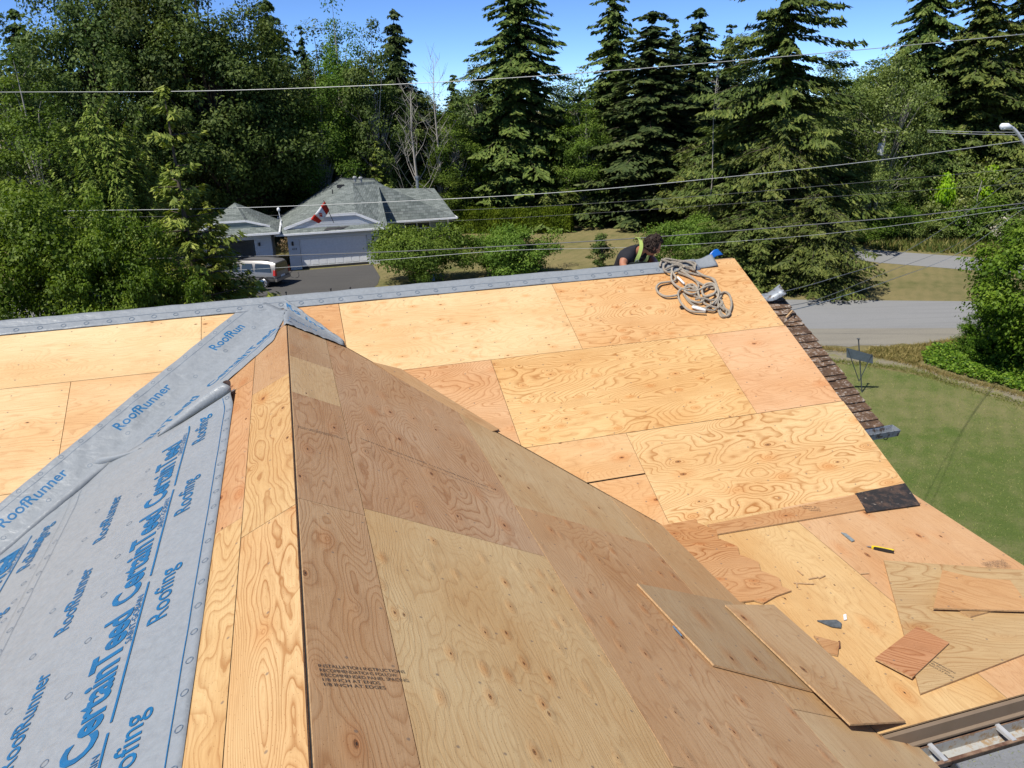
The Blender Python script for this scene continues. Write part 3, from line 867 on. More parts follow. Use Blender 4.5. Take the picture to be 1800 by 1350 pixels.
stripes(lambda x, y: RS(x, y, LIFT), [(-9, -.09, 2.2, -.09)], .003, INK, cR)
# loose end of the strip, blue underside turned up
def tail(t_, q):
    p = RS(2.28 + .42*t_, -.16 + .26*q)
    return p + UP*(.12*max(0, t_-.15)**1.5*(.5 + q)) + H_W*(.05*t_*q)
o = grid_sheet('loose_end', tail, list(np.linspace(0, .62, 10)), list(np.linspace(0, 1, 8)), MEMB, cR); o.modifiers.new('s', 'SOLIDIFY').thickness = .003
BLUEF = simple('blue_film', (.01, .11, .42), .3, .5, var=.15)
q0 = hit(1246, 452, hw(0, .05, 0), H_W)
q1 = hit(1263, 441, hw(0, .05, 0), H_W)
m = MB(); X = H_E
def bl(t_, s_): return q0.lerp(q1, t_) + UP*(-.06*s_ + .025*sin(t_*3)) + H_E*(.05*s_*t_) - H_W*(.03*s_)
o = grid_sheet('blue_underside', lambda t_, s_: bl(t_*1.1 - .05, s_), list(np.linspace(0, 1, 8)), list(np.linspace(-.3, .9, 6)), BLUEF, cR); o.modifiers.new('s', 'SOLIDIFY').thickness = .006

# ================================================================== GROUND
def gp(x, y, z=0.0):
    p = ground(x, y); return Vector((p.x, p.y, z))
def sheet(name, pts, mat, z, kind='structure', sub=0):
    o = mesh_obj(name, [Vector((p[0], p[1], z)) for p in pts], [tuple(range(len(pts)))], mat)
    nrm = o.data.polygons[0].normal
    if nrm.z < 0: o.data.flip_normals()
    if kind: o['kind'] = kind
    return o
def grass_mat(name, c_green, c_mid, c_dry, dry_lo, dry_hi, sc=1.0):
    t = NT(name); p = t.pos()
    big = t.noise(p, .16*sc, 4, .6); med = t.noise(p, .9*sc, 5, .65); fin = t.noise(p, 14*sc, 5, .7); vf = t.noise(p, 60, 3, .7)
    mow = t.n('TexWave', wave_type='BANDS'); t.set(mow.inputs['Vector'], t.mapping(p, (1, 1, 1), rot=(0, 0, radians(28)))); mow.inputs['Scale'].default_value = .55; mow.inputs['Distortion'].default_value = 5.0; mow.inputs['Detail'].default_value = 2
    f = t.math('ADD', t.math('MULTIPLY', big, .55), t.math('MULTIPLY', med, .45))
    f = t.math('ADD', f, t.math('MULTIPLY', t.math('SUBTRACT', mow.outputs['Fac'], .5), .045))
    f = t.math('ADD', f, t.math('MULTIPLY', t.math('SUBTRACT', fin, .5), .35))
    c = t.mix(t.maprange(f, dry_lo, dry_hi, 0, 1), c_green, c_dry)
    c = t.mix(t.maprange(med, .35, .65, 0, .5), c, c_mid)
    c = t.mix(t.maprange(vf, .3, .75, .0, .55), c, t.mix(1.0, c, (.45, .48, .40, 1), 'MULTIPLY'))
    t.base(c, .85, .12); t.bump(t.math('ADD', fin, vf), .9, .05)
    return t.m
DRYG = grass_mat('dry_grass', (.135, .150, .050), (.235, .205, .085), (.33, .265, .125), .34, .58)
LAWN = grass_mat('green_lawn', (.135, .188, .044), (.200, .225, .072), (.36, .30, .15), .42, .66, 1.2)
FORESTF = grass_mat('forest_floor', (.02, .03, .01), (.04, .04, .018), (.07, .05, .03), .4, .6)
sheet('ground', [(-600, -300), (600, -300), (600, 900), (-600, 900)], DRYG, 0.0)
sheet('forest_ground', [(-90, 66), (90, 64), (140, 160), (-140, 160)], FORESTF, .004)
e1 = gp(1395, 527); e2 = gp(1722, 530)
lw = [gp(1330, 645), gp(1500, 640), gp(1620, 661), gp(1800, 712), gp(1800, 712) + Vector((9, -7, 0)), Vector((27, 4, 0)), Vector((5.5, 2, 0)), Vector((5.5, 12, 0)), Vector((4, 22, 0))]
sheet('lawn', lw, LAWN, .006)
def asphalt(name, c0, c1, c2):
    t = NT(name); p = t.pos()
    a = t.noise(p, .35, 5, .6); b = t.noise(p, 22, 4, .75); d = t.noise(p, 90, 2, .8)
    st = t.noise(t.mapping(p, (.12, 2.2, 1), rot=(0, 0, radians(10))), 1, 4, .6)
    c = t.mix(a, c0, c1); c = t.mix(t.maprange(b, .35, .68, 0, .8), c, c2)
    c = t.mix(t.maprange(st, .5, .72, 0, .45), c, t.mix(1.0, c, (.72, .72, .74, 1), 'MULTIPLY'))
    c = t.mix(t.maprange(d, .62, .75, 0, .5), c, t.mix(1.0, c, (1.5, 1.48, 1.42, 1), 'MULTIPLY'))
    t.base(c, .88, .2); t.bump(t.math('ADD', b, d), .5, .012); return t.m
ROADM = asphalt('road_chipseal', (.235, .235, .228), (.28, .277, .265), (.195, .196, .193))
GRAV = asphalt('gravel', (.24, .222, .18), (.30, .275, .22), (.18, .166, .135))
DRIVE = asphalt('driveway_asphalt', (.078, .075, .070), (.115, .109, .101), (.060, .058, .056))
CONC = asphalt('patio_concrete', (.20, .205, .21), (.25, .255, .26), (.17, .172, .175))
PATHM = asphalt('dirt', (.25, .215, .15), (.30, .26, .185), (.20, .175, .115))
rd = (e2 - e1).normalized()
n1 = gp(1430, 578); n2 = gp(1700, 577); nd_ = (n2 - n1).normalized()
sheet('road', [e1 - rd*45, e2 + rd*40, n2 + nd_*45, n1 - nd_*45], ROADM, .010)
s1 = gp(1430, 614); s2 = gp(1600, 609)
sd_ = (s2 - s1).normalized()
sheet('gravel_shoulder', [n1 - nd_*40 + Vector((0, .3, 0)), n2 + nd_*40 + Vector((0, .3, 0)), ] + [s2.lerp(s1, k_/30)*1.0 + sd_*(5 - 10*k_/30) + Vector((0, .3 + random.gauss(0, .12), 0)) for k_ in range(31)] + [s1 - sd_*14], GRAV, .0075)
f1 = gp(1535, 440); f2 = gp(1760, 456); f3 = gp(1755, 479); f4 = gp(1545, 462)
def extend(a, b, L): return b + (b - a).normalized()*L
sheet('far_road', [extend(f2, f1, 6) + Vector((0, 2.5, 0)), f1, f2, extend(f1, f2, 40), extend(f4, f3, 40), f3, f4, extend(f3, f4, 6) + Vector((0, 2, 0))], ROADM, .012)
# worn earth path beside the ivy
pts_u = [(1440, 612), (1515, 622), (1600, 640), (1680, 665), (1800, 697), (1900, 735)]
pts_l = [(1900, 755), (1800, 713), (1680, 676), (1600, 652), (1515, 640), (1430, 632)]
def ragged(pix, amp, n=9, seed=1):
    rr_ = random.Random(seed); P = catmull([gp(*p) for p in pix], n); return [Vector((p.x + rr_.gauss(0, amp*.4), p.y + rr_.gauss(0, amp), 0)) for p in P]
_t = NT('worn_path'); _p = _t.pos(); _n1 = _t.noise(_p, 1.7, 5, .7); _n2 = _t.noise(_p, 9, 5, .75); _n3 = _t.noise(_p, 40, 3, .8)
_c = _t.mix(_t.maprange(_n2, .3, .7, 0, 1), (.185, .16, .115), (.27, .24, .18))
_c = _t.mix(_t.maprange(_t.math('ADD', _t.math('MULTIPLY', _n1, .6), _t.math('MULTIPLY', _n2, .4)), .47, .60, 0, 1), _c, (.20, .19, .075))
_c = _t.mix(_t.maprange(_n3, .55, .75, 0, .5), _c, (.12, .105, .07)); _t.base(_c, .9, .1); _t.bump(_n2, .8, .03)
sheet('dirt_path', ragged(pts_u, .10, 9, 3) + ragged(pts_l, .12, 9, 4), _t.m, .0085)
# driveway across the road
dv = [gp(518, 477), gp(655, 465), gp(668, 487), gp(664, 500), gp(640, 520), gp(600, 560), gp(470, 575), gp(395, 540), gp(390, 500), gp(420, 480), gp(455, 462), gp(490, 458), gp(510, 470)]
sheet('driveway', dv, DRIVE, .016)
m = MB(); d1, d2 = gp(655, 466, .012), gp(668, 486, .012)
pa = hw(-1.5, -8, 0)
sheet('patio', [hw(.2, .2, 0), hw(9.6, .2, 0), hw(9.6, -10, 0), hw(.2, -10, 0)], CONC, .014)

# ---- grass blades where we see the lawn closely
def blade_field(name, polyfn, n, h0, h1, cols, seed, kind='stuff', lean=.5):
    rs = np.random.RandomState(seed)
    P = polyfn(n, rs); n = len(P)
    h = rs.uniform(h0, h1, n); w = h*rs.uniform(.10, .22, n); a = rs.uniform(0, 2*pi, n)
    ln = rs.normal(0, lean, (n, 2))
    v = np.zeros((n, 3, 3)); dx = np.stack([np.cos(a), np.sin(a), np.zeros(n)], 1)*w[:, None]
    v[:, 0] = P - dx; v[:, 1] = P + dx; v[:, 2] = P + np.concatenate([ln*h[:, None], h[:, None]], 1)
    me = bpy.data.meshes.new(name); me.vertices.add(3*n); me.vertices.foreach_set('co', v.astype(np.float32).ravel())
    me.loops.add(3*n); me.loops.foreach_set('vertex_index', np.arange(3*n, dtype=np.int32))
    me.polygons.add(n); me.polygons.foreach_set('loop_start', np.arange(0, 3*n, 3, dtype=np.int32)); me.polygons.foreach_set('loop_total', np.full(n, 3, dtype=np.int32))
    at = me.attributes.new('shade', 'FLOAT', 'POINT'); at.data.foreach_set('value', np.repeat(rs.rand(n), 3).astype(np.float32))
    me.update(); me.materials.append(cols)
    o = bpy.data.objects.new(name, me); COL.objects.link(o); o['kind'] = kind
    return o
def leaf_mat(name, dark, mid, light, rough=.5, spec=.35, trans=.25, gain=.85):
    t = NT(name); at = t.n('Attribute', attribute_name='shade')
    oi = t.n('ObjectInfo')
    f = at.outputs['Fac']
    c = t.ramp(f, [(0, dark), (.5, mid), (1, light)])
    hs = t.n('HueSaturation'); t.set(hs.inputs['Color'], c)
    hs.inputs['Saturation'].default_value = 1.12; t.set(hs.inputs['Hue'], t.math('MULTIPLY_ADD', oi.outputs['Random'], .03, .485)); t.set(hs.inputs['Value'], t.math('MULTIPLY_ADD', oi.outputs['Random'], .35, gain))
    c = hs.outputs[0]
    t.base(c, rough, spec)
    tr = t.n('BsdfTranslucent'); t.set(tr.inputs[0], t.mix(1.0, c, (1.25, 1.35, .6, 1), 'MULTIPLY'))
    mx = t.n('MixShader'); mx.inputs[0].default_value = trans
    t.t.links.new(t.p.outputs[0], mx.inputs[1]); t.t.links.new(tr.outputs[0], mx.inputs[2]); t.t.links.new(mx.outputs[0], t.out.inputs[0])
    return t.m
def in_poly(pts, P):
    x, y = P[:, 0], P[:, 1]; ins = np.zeros(len(P), bool); n = len(pts)
    for i in range(n):
        x1, y1 = pts[i][0], pts[i][1]; x2, y2 = pts[(i+1) % n][0], pts[(i+1) % n][1]
        c = ((y1 > y) != (y2 > y)) & (x < (x2-x1)*(y-y1)/(y2-y1+1e-12) + x1); ins ^= c
    return ins
def scatter(pts, z=0.0):
    def f(n, rs):
        a = np.array([(p[0], p[1]) for p in pts]); lo, hi = a.min(0), a.max(0)
        P = rs.uniform(lo, hi, (int(n*2.2), 2)); P = P[in_poly(pts, P)][:n]
        return np.concatenate([P, np.full((len(P), 1), z)], 1)
    return f
BLADE = leaf_mat('grass_blade', (.115, .158, .036), (.22, .262, .078), (.42, .37, .19), .6, .2, .4)
BLADE_DRY = leaf_mat('dry_blade', (.12, .12, .04), (.24, .19, .085), (.36, .28, .14), .7, .15, .3)
vis_lawn = [gp(1500, 645), gp(1620, 664), gp(1800, 715), gp(1830, 1010), gp(1590, 850), gp(1555, 760)]
o = blade_field('lawn_grass', scatter([p for p in lw], .006), 130000, .02, .045, BLADE, 3, lean=.9); tag(o, 'short green lawn grass in front of the house', 'grass', kind='stuff')
verge = [gp(1600, 609), gp(1720, 590), gp(1720, 612), gp(1640, 625), gp(1610, 640), gp(1520, 625), gp(1530, 612)]
o = blade_field('verge_grass', scatter(verge, .008), 9000, .05, .16, BLADE_DRY, 5, lean=.8); tag(o, 'dry tall grass on the verge beside the road', 'grass', kind='stuff')
bank = [gp(1530, 438), gp(1770, 452), gp(1800, 440), gp(1800, 405), gp(1640, 410), gp(1520, 424)]
o = blade_field('bank_grass', scatter(bank, .005), 6000, .15, .55, leaf_mat('bank_blade', (.05, .07, .02), (.12, .14, .04), (.27, .22, .1), .6, .2, .3), 6); tag(o, 'rough grass on the bank beyond the far road', 'grass', kind='stuff')

# ================================================================== HOUSE ACROSS THE ROAD
G0 = gp(512, 475); G1 = gp(655, 464)
GX = (G1 - G0).normalized(); GY = Vector((-GX.y, GX.x, 0))
def gl(x, y, z): return G0 + GX*x + GY*y + UP*z
def roof_mat():
    t = NT('grey_roof_shingle'); p = t.coord('Object')
    br = t.n('TexBrick'); 
    uv = t.n('UVMap').outputs[0]
    t.set(br.inputs['Vector'], uv); br.inputs['Scale'].default_value = 1.0; br.inputs['Brick Width'].default_value = .32; br.inputs['Row Height'].default_value = .15; br.inputs['Mortar Size'].default_value = .010
    br.inputs['Color1'].default_value = (.115, .135, .125, 1); br.inputs['Color2'].default_value = (.25, .275, .26, 1); br.inputs['Mortar'].default_value = (.06, .065, .06, 1); br.inputs['Bias'].default_value = -.1
    nz = t.noise(uv, 2.2, 4, .7); nf = t.noise(uv, 14, 4, .7)
    c = t.mix(t.maprange(nz, .35, .65, 0, .5), br.outputs[0], (.20, .225, .205))
    c = t.mix(t.maprange(nf, .4, .7, 0, .5), c, t.mix(1.0, c, (.6, .6, .6, 1), 'MULTIPLY'))
    t.base(c, .9, .15); t.bump(br.outputs['Fac'], -.5, .02); return t.m
ROOF2 = roof_mat()
WHITE = simple('white_trim', (.74, .75, .76), .5, .35, var=.08)
SIDE2 = siding('pale_siding', (.56, .59, .62), (.64, .67, .70))
SIDEG = siding('green_grey_siding', (.20, .25, .24), (.24, .29, .28))
GLASS = NT('window_glass'); GLASS.base((.03, .04, .045, 1), .06, .8); GLASS = GLASS.m
def roof_faces(name, polys, parent, thick=.12):
    vs, fs, uv = [], [], []
    for poly in polys:
        P = [gl(*q) for q in poly]
        nrm = (P[1]-P[0]).cross(P[2]-P[0]).normalized()
        if nrm.z < 0: P = P[::-1]; nrm = -nrm
        ux = UP.cross(nrm).normalized(); uy = nrm.cross(ux); b = len(vs); n = len(P)
        vs += P + [q - UP*thick for q in P]
        uv += [(q.dot(ux), q.dot(uy)) for q in P]*2
        fs += [tuple(range(b, b+n)), tuple(range(b+2*n-1, b+n-1, -1))] + [(b+i, b+i+n, b+(i+1) % n+n, b+(i+1) % n) for i in range(n)]
    return mesh_obj(name, vs, fs, ROOF2, parent, uvs=uv)
h2 = thing('bungalow', gl(5, 5, 0), 'pale grey bungalow with hipped grey shingle roof and white double garage door', 'house')
m = MB()
def wb(x0, x1, y0, y1, z0, z1): m.prism([gl(x0, y0, z0), gl(x1, y0, z0), gl(x1, y1, z0), gl(x0, y1, z0)], UP*(z1-z0))
wb(0, .72, 0, .2, 0, 2.33); wb(5.12, 5.9, 0, .2, 0, 2.33); wb(.72, 5.12, 0, .2, 1.97, 2.33); wb(0, .2, .2, 9, 0, 2.33); wb(.2, 5.9, 8.8, 9, 0, 2.33); wb(5.7, 5.9, .2, 8.8, 0, 2.33)
m.build('wall', SIDE2, h2)
m = MB(); wb(5.901, 8.2, 4.6, 4.8, 0, 2.14); wb(10.1, 11.4, 4.6, 4.8, 0, 2.14); wb(8.2, 10.1, 4.6, 4.8, 0, .9); wb(8.2, 10.1, 4.6, 4.8, 1.95, 2.14); wb(11.2, 11.4, 4.8, 12, 0, 2.14); wb(5.95, 11.2, 11.8, 12, 0, 2.14)
m.build('wall', SIDEG, h2)
ze, zr, xr = 2.40, 5.0, 3.0
polys = [
 [(-.65, -.30, ze), (6.55, -.30, ze), (5.95, .1, ze+.30), (-.05, .1, ze+.30)],                                   # skirt over the garage door
 [(-.65, -.30, ze), (-.05, .1, ze+.30), (2.1, .1, 3.36), (4.25, 4.2, zr+.02), (4.25, 9.2, zr), (-.65, 9.2, ze)],   # left slope
 [(2.1, .1, 3.36), (4.5, .1, 3.36), (4.75, 3.9, zr), (4.25, 4.2, zr+.02)],                                        # clipped front
 [(6.55, -.30, ze), (5.95, .1, ze+.30), (4.5, .1, 3.36), (4.75, 3.9, zr), (6.6, 5.2, zr-.05), (6.9, 3.8, ze-.1)],
 [(6.55, 3.75, 2.22), (11.95, 3.85, 2.22), (11.1, 8.0, 3.95), (7.6, 8.0, 4.12), (6.4, 5.0, zr-.05)],
 [(11.95, 3.85, 2.22), (11.95, 12.2, 2.22), (11.1, 8.0, 3.95)],
 [(11.1, 8.0, 3.95), (11.95, 12.2, 2.22), (4.3, 12.2, 2.22), (4.25, 9.2, zr), (6.6, 8.4, zr-.1), (7.6, 8.0, 4.12)],
 [(4.25, 4.2, zr+.02), (4.75, 3.9, zr), (6.6, 5.2, zr-.05), (7.6, 8.0, 4.12), (6.6, 8.4, zr-.1), (4.25, 9.2, zr)],
]
roof2 = roof_faces('roof', polys, h2)
m = MB(); m.prism([gl(-.05, .06, ze+.27), gl(5.95, .06, ze+.27), gl(4.5, .06, 3.33), gl(2.1, .06, 3.33)], GY*.03); m.build('gable_face', SIDE2, h2)
m = MB()
for a, b in (((-.12, 0, ze+.30), (2.08, 0, 3.40)), ((2.08, 0, 3.40), (4.52, 0, 3.40)), ((4.52, 0, 3.40), (6.02, 0, ze+.30))): m.bar(gl(*a), gl(*b), .06, .16)
m.build('gable_trim', WHITE, h2)
for a, b in (((-.65, -.37, ze-.03), (6.55, -.37, ze-.03)), ((-.71, -.30, ze-.03), (-.71, 9.2, ze-.03)), ((6.62, 3.70, 2.18), (12, 3.78, 2.18)), ((12.0, 3.8, 2.18), (12.0, 12, 2.18))):
    m = MB(); m.bar(gl(*a), gl(*b), .11, .115); m.build('eave_gutter', WHITE, h2)
m = MB(); wb(11.36, 11.5, 4.5, 4.6, 0, 2.14); m.build('corner_board', WHITE, h2)
# low white siding returns beside the door
dr = MB(); door = None
m = MB(); m.prism([gl(.74, .10, .16), gl(5.10, .10, .16), gl(5.10, .10, 1.96), gl(.74, .10, 1.96)], GY*.05)
door = m.build('garage_door', WHITE, h2)
for i in range(4):
    for j in range(8):
        x0 = .80 + j*.535; z0 = .20 + i*.44
        m = MB(); m.prism([gl(x0+.04, .096, z0+.05), gl(x0+.49, .096, z0+.05), gl(x0+.49, .096, z0+.38), gl(x0+.04, .096, z0+.38)], GY*.003 - GY*.012); m.build('door_panel', WHITE, door)
m = MB(); m.prism([gl(.74, .10, .0), gl(5.10, .10, .0), gl(5.10, .10, .155), gl(.74, .10, .155)], GY*.03); m.build('door_gap', DARK, h2)
win = MB(); win.prism([gl(8.2, 4.66, .9), gl(10.1, 4.66, .9), gl(10.1, 4.66, 1.95), gl(8.2, 4.66, 1.95)], GY*.02); win_o = win.build('window', GLASS, h2)
m = MB()
for x in (8.22, 9.12, 10.08): m.bar(gl(x, 4.60, .9), gl(x, 4.60, 1.95), .08, .06, GX)
for z in (.92, 1.5, 1.93): m.bar(gl(8.2, 4.59, z), gl(10.1, 4.59, z), .06, .07)
m.build('window_frame', WHITE, win_o)
for x in (.30, 5.5):
    m = MB(); q = gl(x, -.06, 1.72); m.box(q, .10, .10, .22); m.bar(q + UP*.14, q + UP*.14 + GY*.08, .03); m.add([q+UP*.18, q+UP*.11+GX*.08, q+UP*.11-GX*.08, q+UP*.11+GY*.07, q+UP*.11-GY*.07], [(0,1,3),(0,3,2),(0,2,4),(0,4,1)]); m.build('wall_lamp', DARK, h2)
lettering('414', lambda x, y: gl(.22 + x, -.012, 1.30 + y), DARK, h2, .01, .22, .30, 0, 'house_number')
# roof fittings
m = MB(); q = gl(9.87, 8.3, 3.7); m.cyl(q, q + UP*1.05, .13, 10); m.cyl(q + UP*1.05, q + UP*1.2, .19, 10); ch = m.build('chimney_pipe', simple('flue_metal', (.30, .32, .33), .4, .5, .5), roof2)
m = MB(); m.cyl(q + UP*.75, gl(11.0, 7.2, 3.6), .018, 5); m.build('stay_rod', DARK, ch)
for x, y, z in ((5.0, 5.2, 4.95), (5.4, 5.1, 4.90)):
    m = MB(); q = gl(x, y, z); m.cyl(q, q+UP*.28, .10, 8); m.ball(q+UP*.32, .17, .17, .12, 8, 5); m.build('roof_vent', simple('vent_metal', (.28, .29, .29), .5, .4, .3), roof2)
m = MB(); q = gl(3.9, 3.9, 4.85); m.box(q, .5, .25, .22, (GX, GY, UP)); m.build('roof_vent', DARK, roof2)
m = MB(); q = gl(3.3, 3.6, 4.35); m.cyl(q, q+UP*.35, .04, 6); m.build('vent_pipe', DARK, roof2)
m = MB(); m.prism([gl(2.35, -.20, ze+.08), gl(3.6, -.20, ze+.08), gl(4.0, -.02, ze+.22), gl(2.6, -.02, ze+.22)], UP*.012); m.build('dark_roof_patch', DARK, roof2)  # thin dark slab on the skirt roof beside the flag staff
m = MB(); q = gl(-.1, 3.0, 3.0); m.cyl(gl(-.25, 1.0, 2.75), gl(-.35, 1.0, 3.75), .03, 6); m.ball(gl(-.35, 1.0, 3.85), .11, .11, .14, 8, 6); m.build('mast_head', WHITE, roof2)
# flag on a slanting staff
fs_ = thing('flag', gl(3.0, -.55, 2.9), 'red and white maple leaf flag on a slanting staff over the garage', 'flag')
a_, b_ = gl(3.05, -.35, 2.95), gl(2.55, -.75, 4.45)
m = MB(); m.cyl(a_, b_, .022, 6); m.build('staff', DARK, fs_)
FR = simple('flag_red', (.55, .035, .02), .7, .2); FW = simple('flag_white', (.78, .78, .78), .7, .2)
TL = gl(2.62, -.70, 4.38); BL = gl(2.92, -.46, 3.62)    # hoist
dv_ = (gl(1.62, -.62, 3.30) - TL)
def flagp(u, v): return TL.lerp(BL, v*.78) + dv_*u*(1 - .25*v) + GY*(.08*sin(u*9)) + UP*(-.10*sin(u*pi)*v)
def fpart(name, u0, u1, mat):
    o = grid_sheet(name, flagp, list(np.linspace(u0, u1, 7)), list(np.linspace(0, 1, 6)), mat, fs_); o.modifiers.new('s', 'SOLIDIFY').thickness = .008
fpart('red_band', 0, .27, FR); fpart('white_band', .27, .73, FW); fpart('red_band', .73, 1, FR)
leaf = [(0, -.42), (.03, -.2), (.22, -.22), (.18, -.12), (.40, .04), (.33, .08), (.36, .22), (.22, .20), (.12, .12), (.16, .33), (.08, .30), (0, .45)]
leaf = leaf + [(-x, y) for x, y in leaf[-2:0:-1]]
lv = [flagp(.5 + y*.30, .5 + x*.62) - GY*.02 for x, y in leaf]
mesh_obj('maple_leaf', lv + [flagp(.5, .5) - GY*.02], [(i, (i+1) % len(lv), len(lv)) for i in range(len(lv))], FR, fs_)
# detached carport to its left
h3 = thing('carport', gl(-3, 1.5, 0), 'small detached carport with hipped grey shingle roof, left of the bungalow', 'carport')
m = MB(); wb(-2.05, -1.0, -.3, -.1, 0, 2.55); wb(-1.2, -1.0, -.1, 4.5, 0, 2.55); wb(-5.2, -5.0, -.3, 4.5, 0, 2.55); wb(-5.0, -1.2, 4.3, 4.5, 0, 2.55); wb(-5.0, -2.05, -.3, -.1, 2.2, 2.55); m.build('wall', SIDE2, h3)
m = MB(); wb(-5.0, -1.2, -.05, 4.2, .012, .02); m.build('floor', DARK, h3)
cz = 2.66
roof_faces('roof', [[(-5.6, -1.0, cz), (-.45, -1.0, cz), (-1.0, -.25, cz+.33), (-5.1, -.25, cz+.33)],
 [(-.45, -1.0, cz), (-.45, 5, cz), (-3.1, 2.4, 4.3), (-2.4, -.25, cz+.70), (-1.0, -.25, cz+.33)],
 [(-5.6, -1.0, cz), (-5.1, -.25, cz+.33), (-4.0, -.25, cz+.70), (-3.1, 2.4, 4.3), (-5.6, 5, cz)],
 [(-4.0, -.25, cz+.70), (-2.4, -.25, cz+.70), (-3.1, 2.4, 4.3)], [(-5.6, 5, cz), (-3.1, 2.4, 4.3), (-.45, 5, cz)]], h3)
m = MB(); m.prism([gl(-5.1, -.29, cz+.30), gl(-1.0, -.29, cz+.30), gl(-2.4, -.29, cz+.68), gl(-4.0, -.29, cz+.68)], GY*.03); m.build('gable_face', SIDEG, h3)
m = MB()
for a, b in (((-5.15, -.34, cz+.33), (-4.0, -.34, cz+.74)), ((-4.0, -.34, cz+.74), (-2.4, -.34, cz+.74)), ((-2.4, -.34, cz+.74), (-.95, -.34, cz+.33))): m.bar(gl(*a), gl(*b), .06, .12)
m.bar(gl(-5.6, -1.05, cz-.04), gl(-.4, -1.05, cz-.04), .1, .12); m.bar(gl(-.4, -1, cz-.04), gl(-.4, 5, cz-.04), .1, .12)
m.build('eave_trim', WHITE, h3)
m = MB(); q = gl(-1.75, -.38, 1.9); m.box(q, .10, .10, .22); m.build('wall_lamp', DARK, h3)

# ================================================================== VAN
SILV = NT('silver_paint'); SILV.base((.27, .26, .25, 1), .35, .5, .55); SILV = SILV.m
RUB = simple('rubber', (.02, .02, .02), .8, .2); RIM = simple('alloy', (.55, .55, .56), .3, .5, .8)
TLR = simple('tail_light_red', (.45, .02, .015), .25, .5, var=.1)
VG = gp(464, 506); VF = Vector((-.965, .262, 0)).normalized(); VN = Vector((-VF.y, VF.x, 0))     # VN: away from us? (left side of the van)
van = thing('minivan', VG + VF*1.6 + VN*-.9, 'silver minivan parked on the dark driveway, half behind the fir', 'van')
if VN.y < 0: VN = -VN
VO_ = VG - VF*.86                          # rear bumper, near side
def vl(x, y, z): return VO_ + (VF*x + VN*y + UP*z)*.88      # x forward, y from near side to far side, z up
st = [(0.0, .50, .92, 1.06, .30), (.04, .46, 1.02, 1.66, .14), (.25, .42, 1.05, 1.76, .10), (1.2, .40, 1.05, 1.80, .06), (2.6, .40, 1.03, 1.78, .06), (3.3, .40, 1.02, 1.62, .08), (3.95, .40, 1.0, 1.08, .10), (4.6, .42, .86, .92, .14), (4.95, .46, .70, .74, .28)]
vs, fs = [], []
for x, zb, belt, top, ins in st:
    W = 1.92
    gh = .16*min(1, max(0, (top-belt)/.7))
    prof_ = [(ins, zb), (ins*.3, zb+.16), (0+ins*.2, (zb+belt)/2), (.03+ins*.4, belt), (.06+gh*.75+ins*.4, belt+(top-belt)*.82), (.16+gh+ins*.4, top)]
    row = [vl(x, y, z) for y, z in prof_] + [vl(x, W-y, z) for y, z in prof_[::-1]]
    vs += row
n = 12
for i in range(len(st)-1):
    fs += [(i*n+k, i*n+(k+1) % n, (i+1)*n+(k+1) % n, (i+1)*n+k) for k in range(n)]
fs += [tuple(range(n-1, -1, -1)), tuple((len(st)-1)*n + k for k in range(n))]
body = mesh_obj('body', vs, fs, SILV, van); smooth_by_angle(body, 40)
def quadp(name, pts, mat, parent, t_=.012, nrm=None):
    mm = MB(); mm.prism(pts, (nrm or -VN)*t_); return mm.build(name, mat, parent)
def sideq(x0, x1, z0, z1, k=0.0):      # panel lying on the near side glass
    y = lambda z: .035 + .19*max(0, (z-1.04)/.74)
    return [vl(x0+k, y(z0)-.012, z0), vl(x1, y(z0)-.012, z0), vl(x1-.05, y(z1)-.012, z1), vl(x0+.12, y(z1)-.012, z1)]
quadp('side_window', sideq(.30, 1.55, 1.10, 1.60), GLASS, van)
quadp('side_window', sideq(1.64, 2.55, 1.10, 1.60), GLASS, van)
quadp('side_window', sideq(2.64, 3.25, 1.10, 1.55), GLASS, van)
quadp('rear_window', [vl(-.012, .20, 1.08), vl(-.012, 1.72, 1.08), vl(.035, 1.62, 1.58), vl(.035, .30, 1.58)], GLASS, van, .012, -VF)
for y0, y1 in ((.01, .20), (1.72, 1.91)):
    quadp('tail_light', [vl(-.015, y0, .82), vl(-.015, y1, .82), vl(.0, y1, 1.22), vl(.0, y0, 1.22)], TLR, van, .02, -VF)
quadp('tail_light', [vl(-.01, -.008, .84), vl(.16, -.008, .84), vl(.12, .03, 1.22), vl(-.01, .03, 1.22)], TLR, van, .01)
m = MB(); m.prism([vl(-.06, .05, .42), vl(-.06, 1.87, .42), vl(-.06, 1.87, .62), vl(-.06, .05, .62)], VF*.12); m.build('bumper', SILV, van)
m = MB(); m.prism([vl(-.02, .7, .66), vl(-.02, 1.2, .66), vl(-.02, 1.2, .78), vl(-.02, .7, .78)], VF*.03); m.build('number_plate', WHITE, van)
m = MB()
for y in (.34, 1.58): m.bar(vl(.5, y, 1.83), vl(2.7, y, 1.83), .04, .04)
m.build('roof_rail', DARK, van)
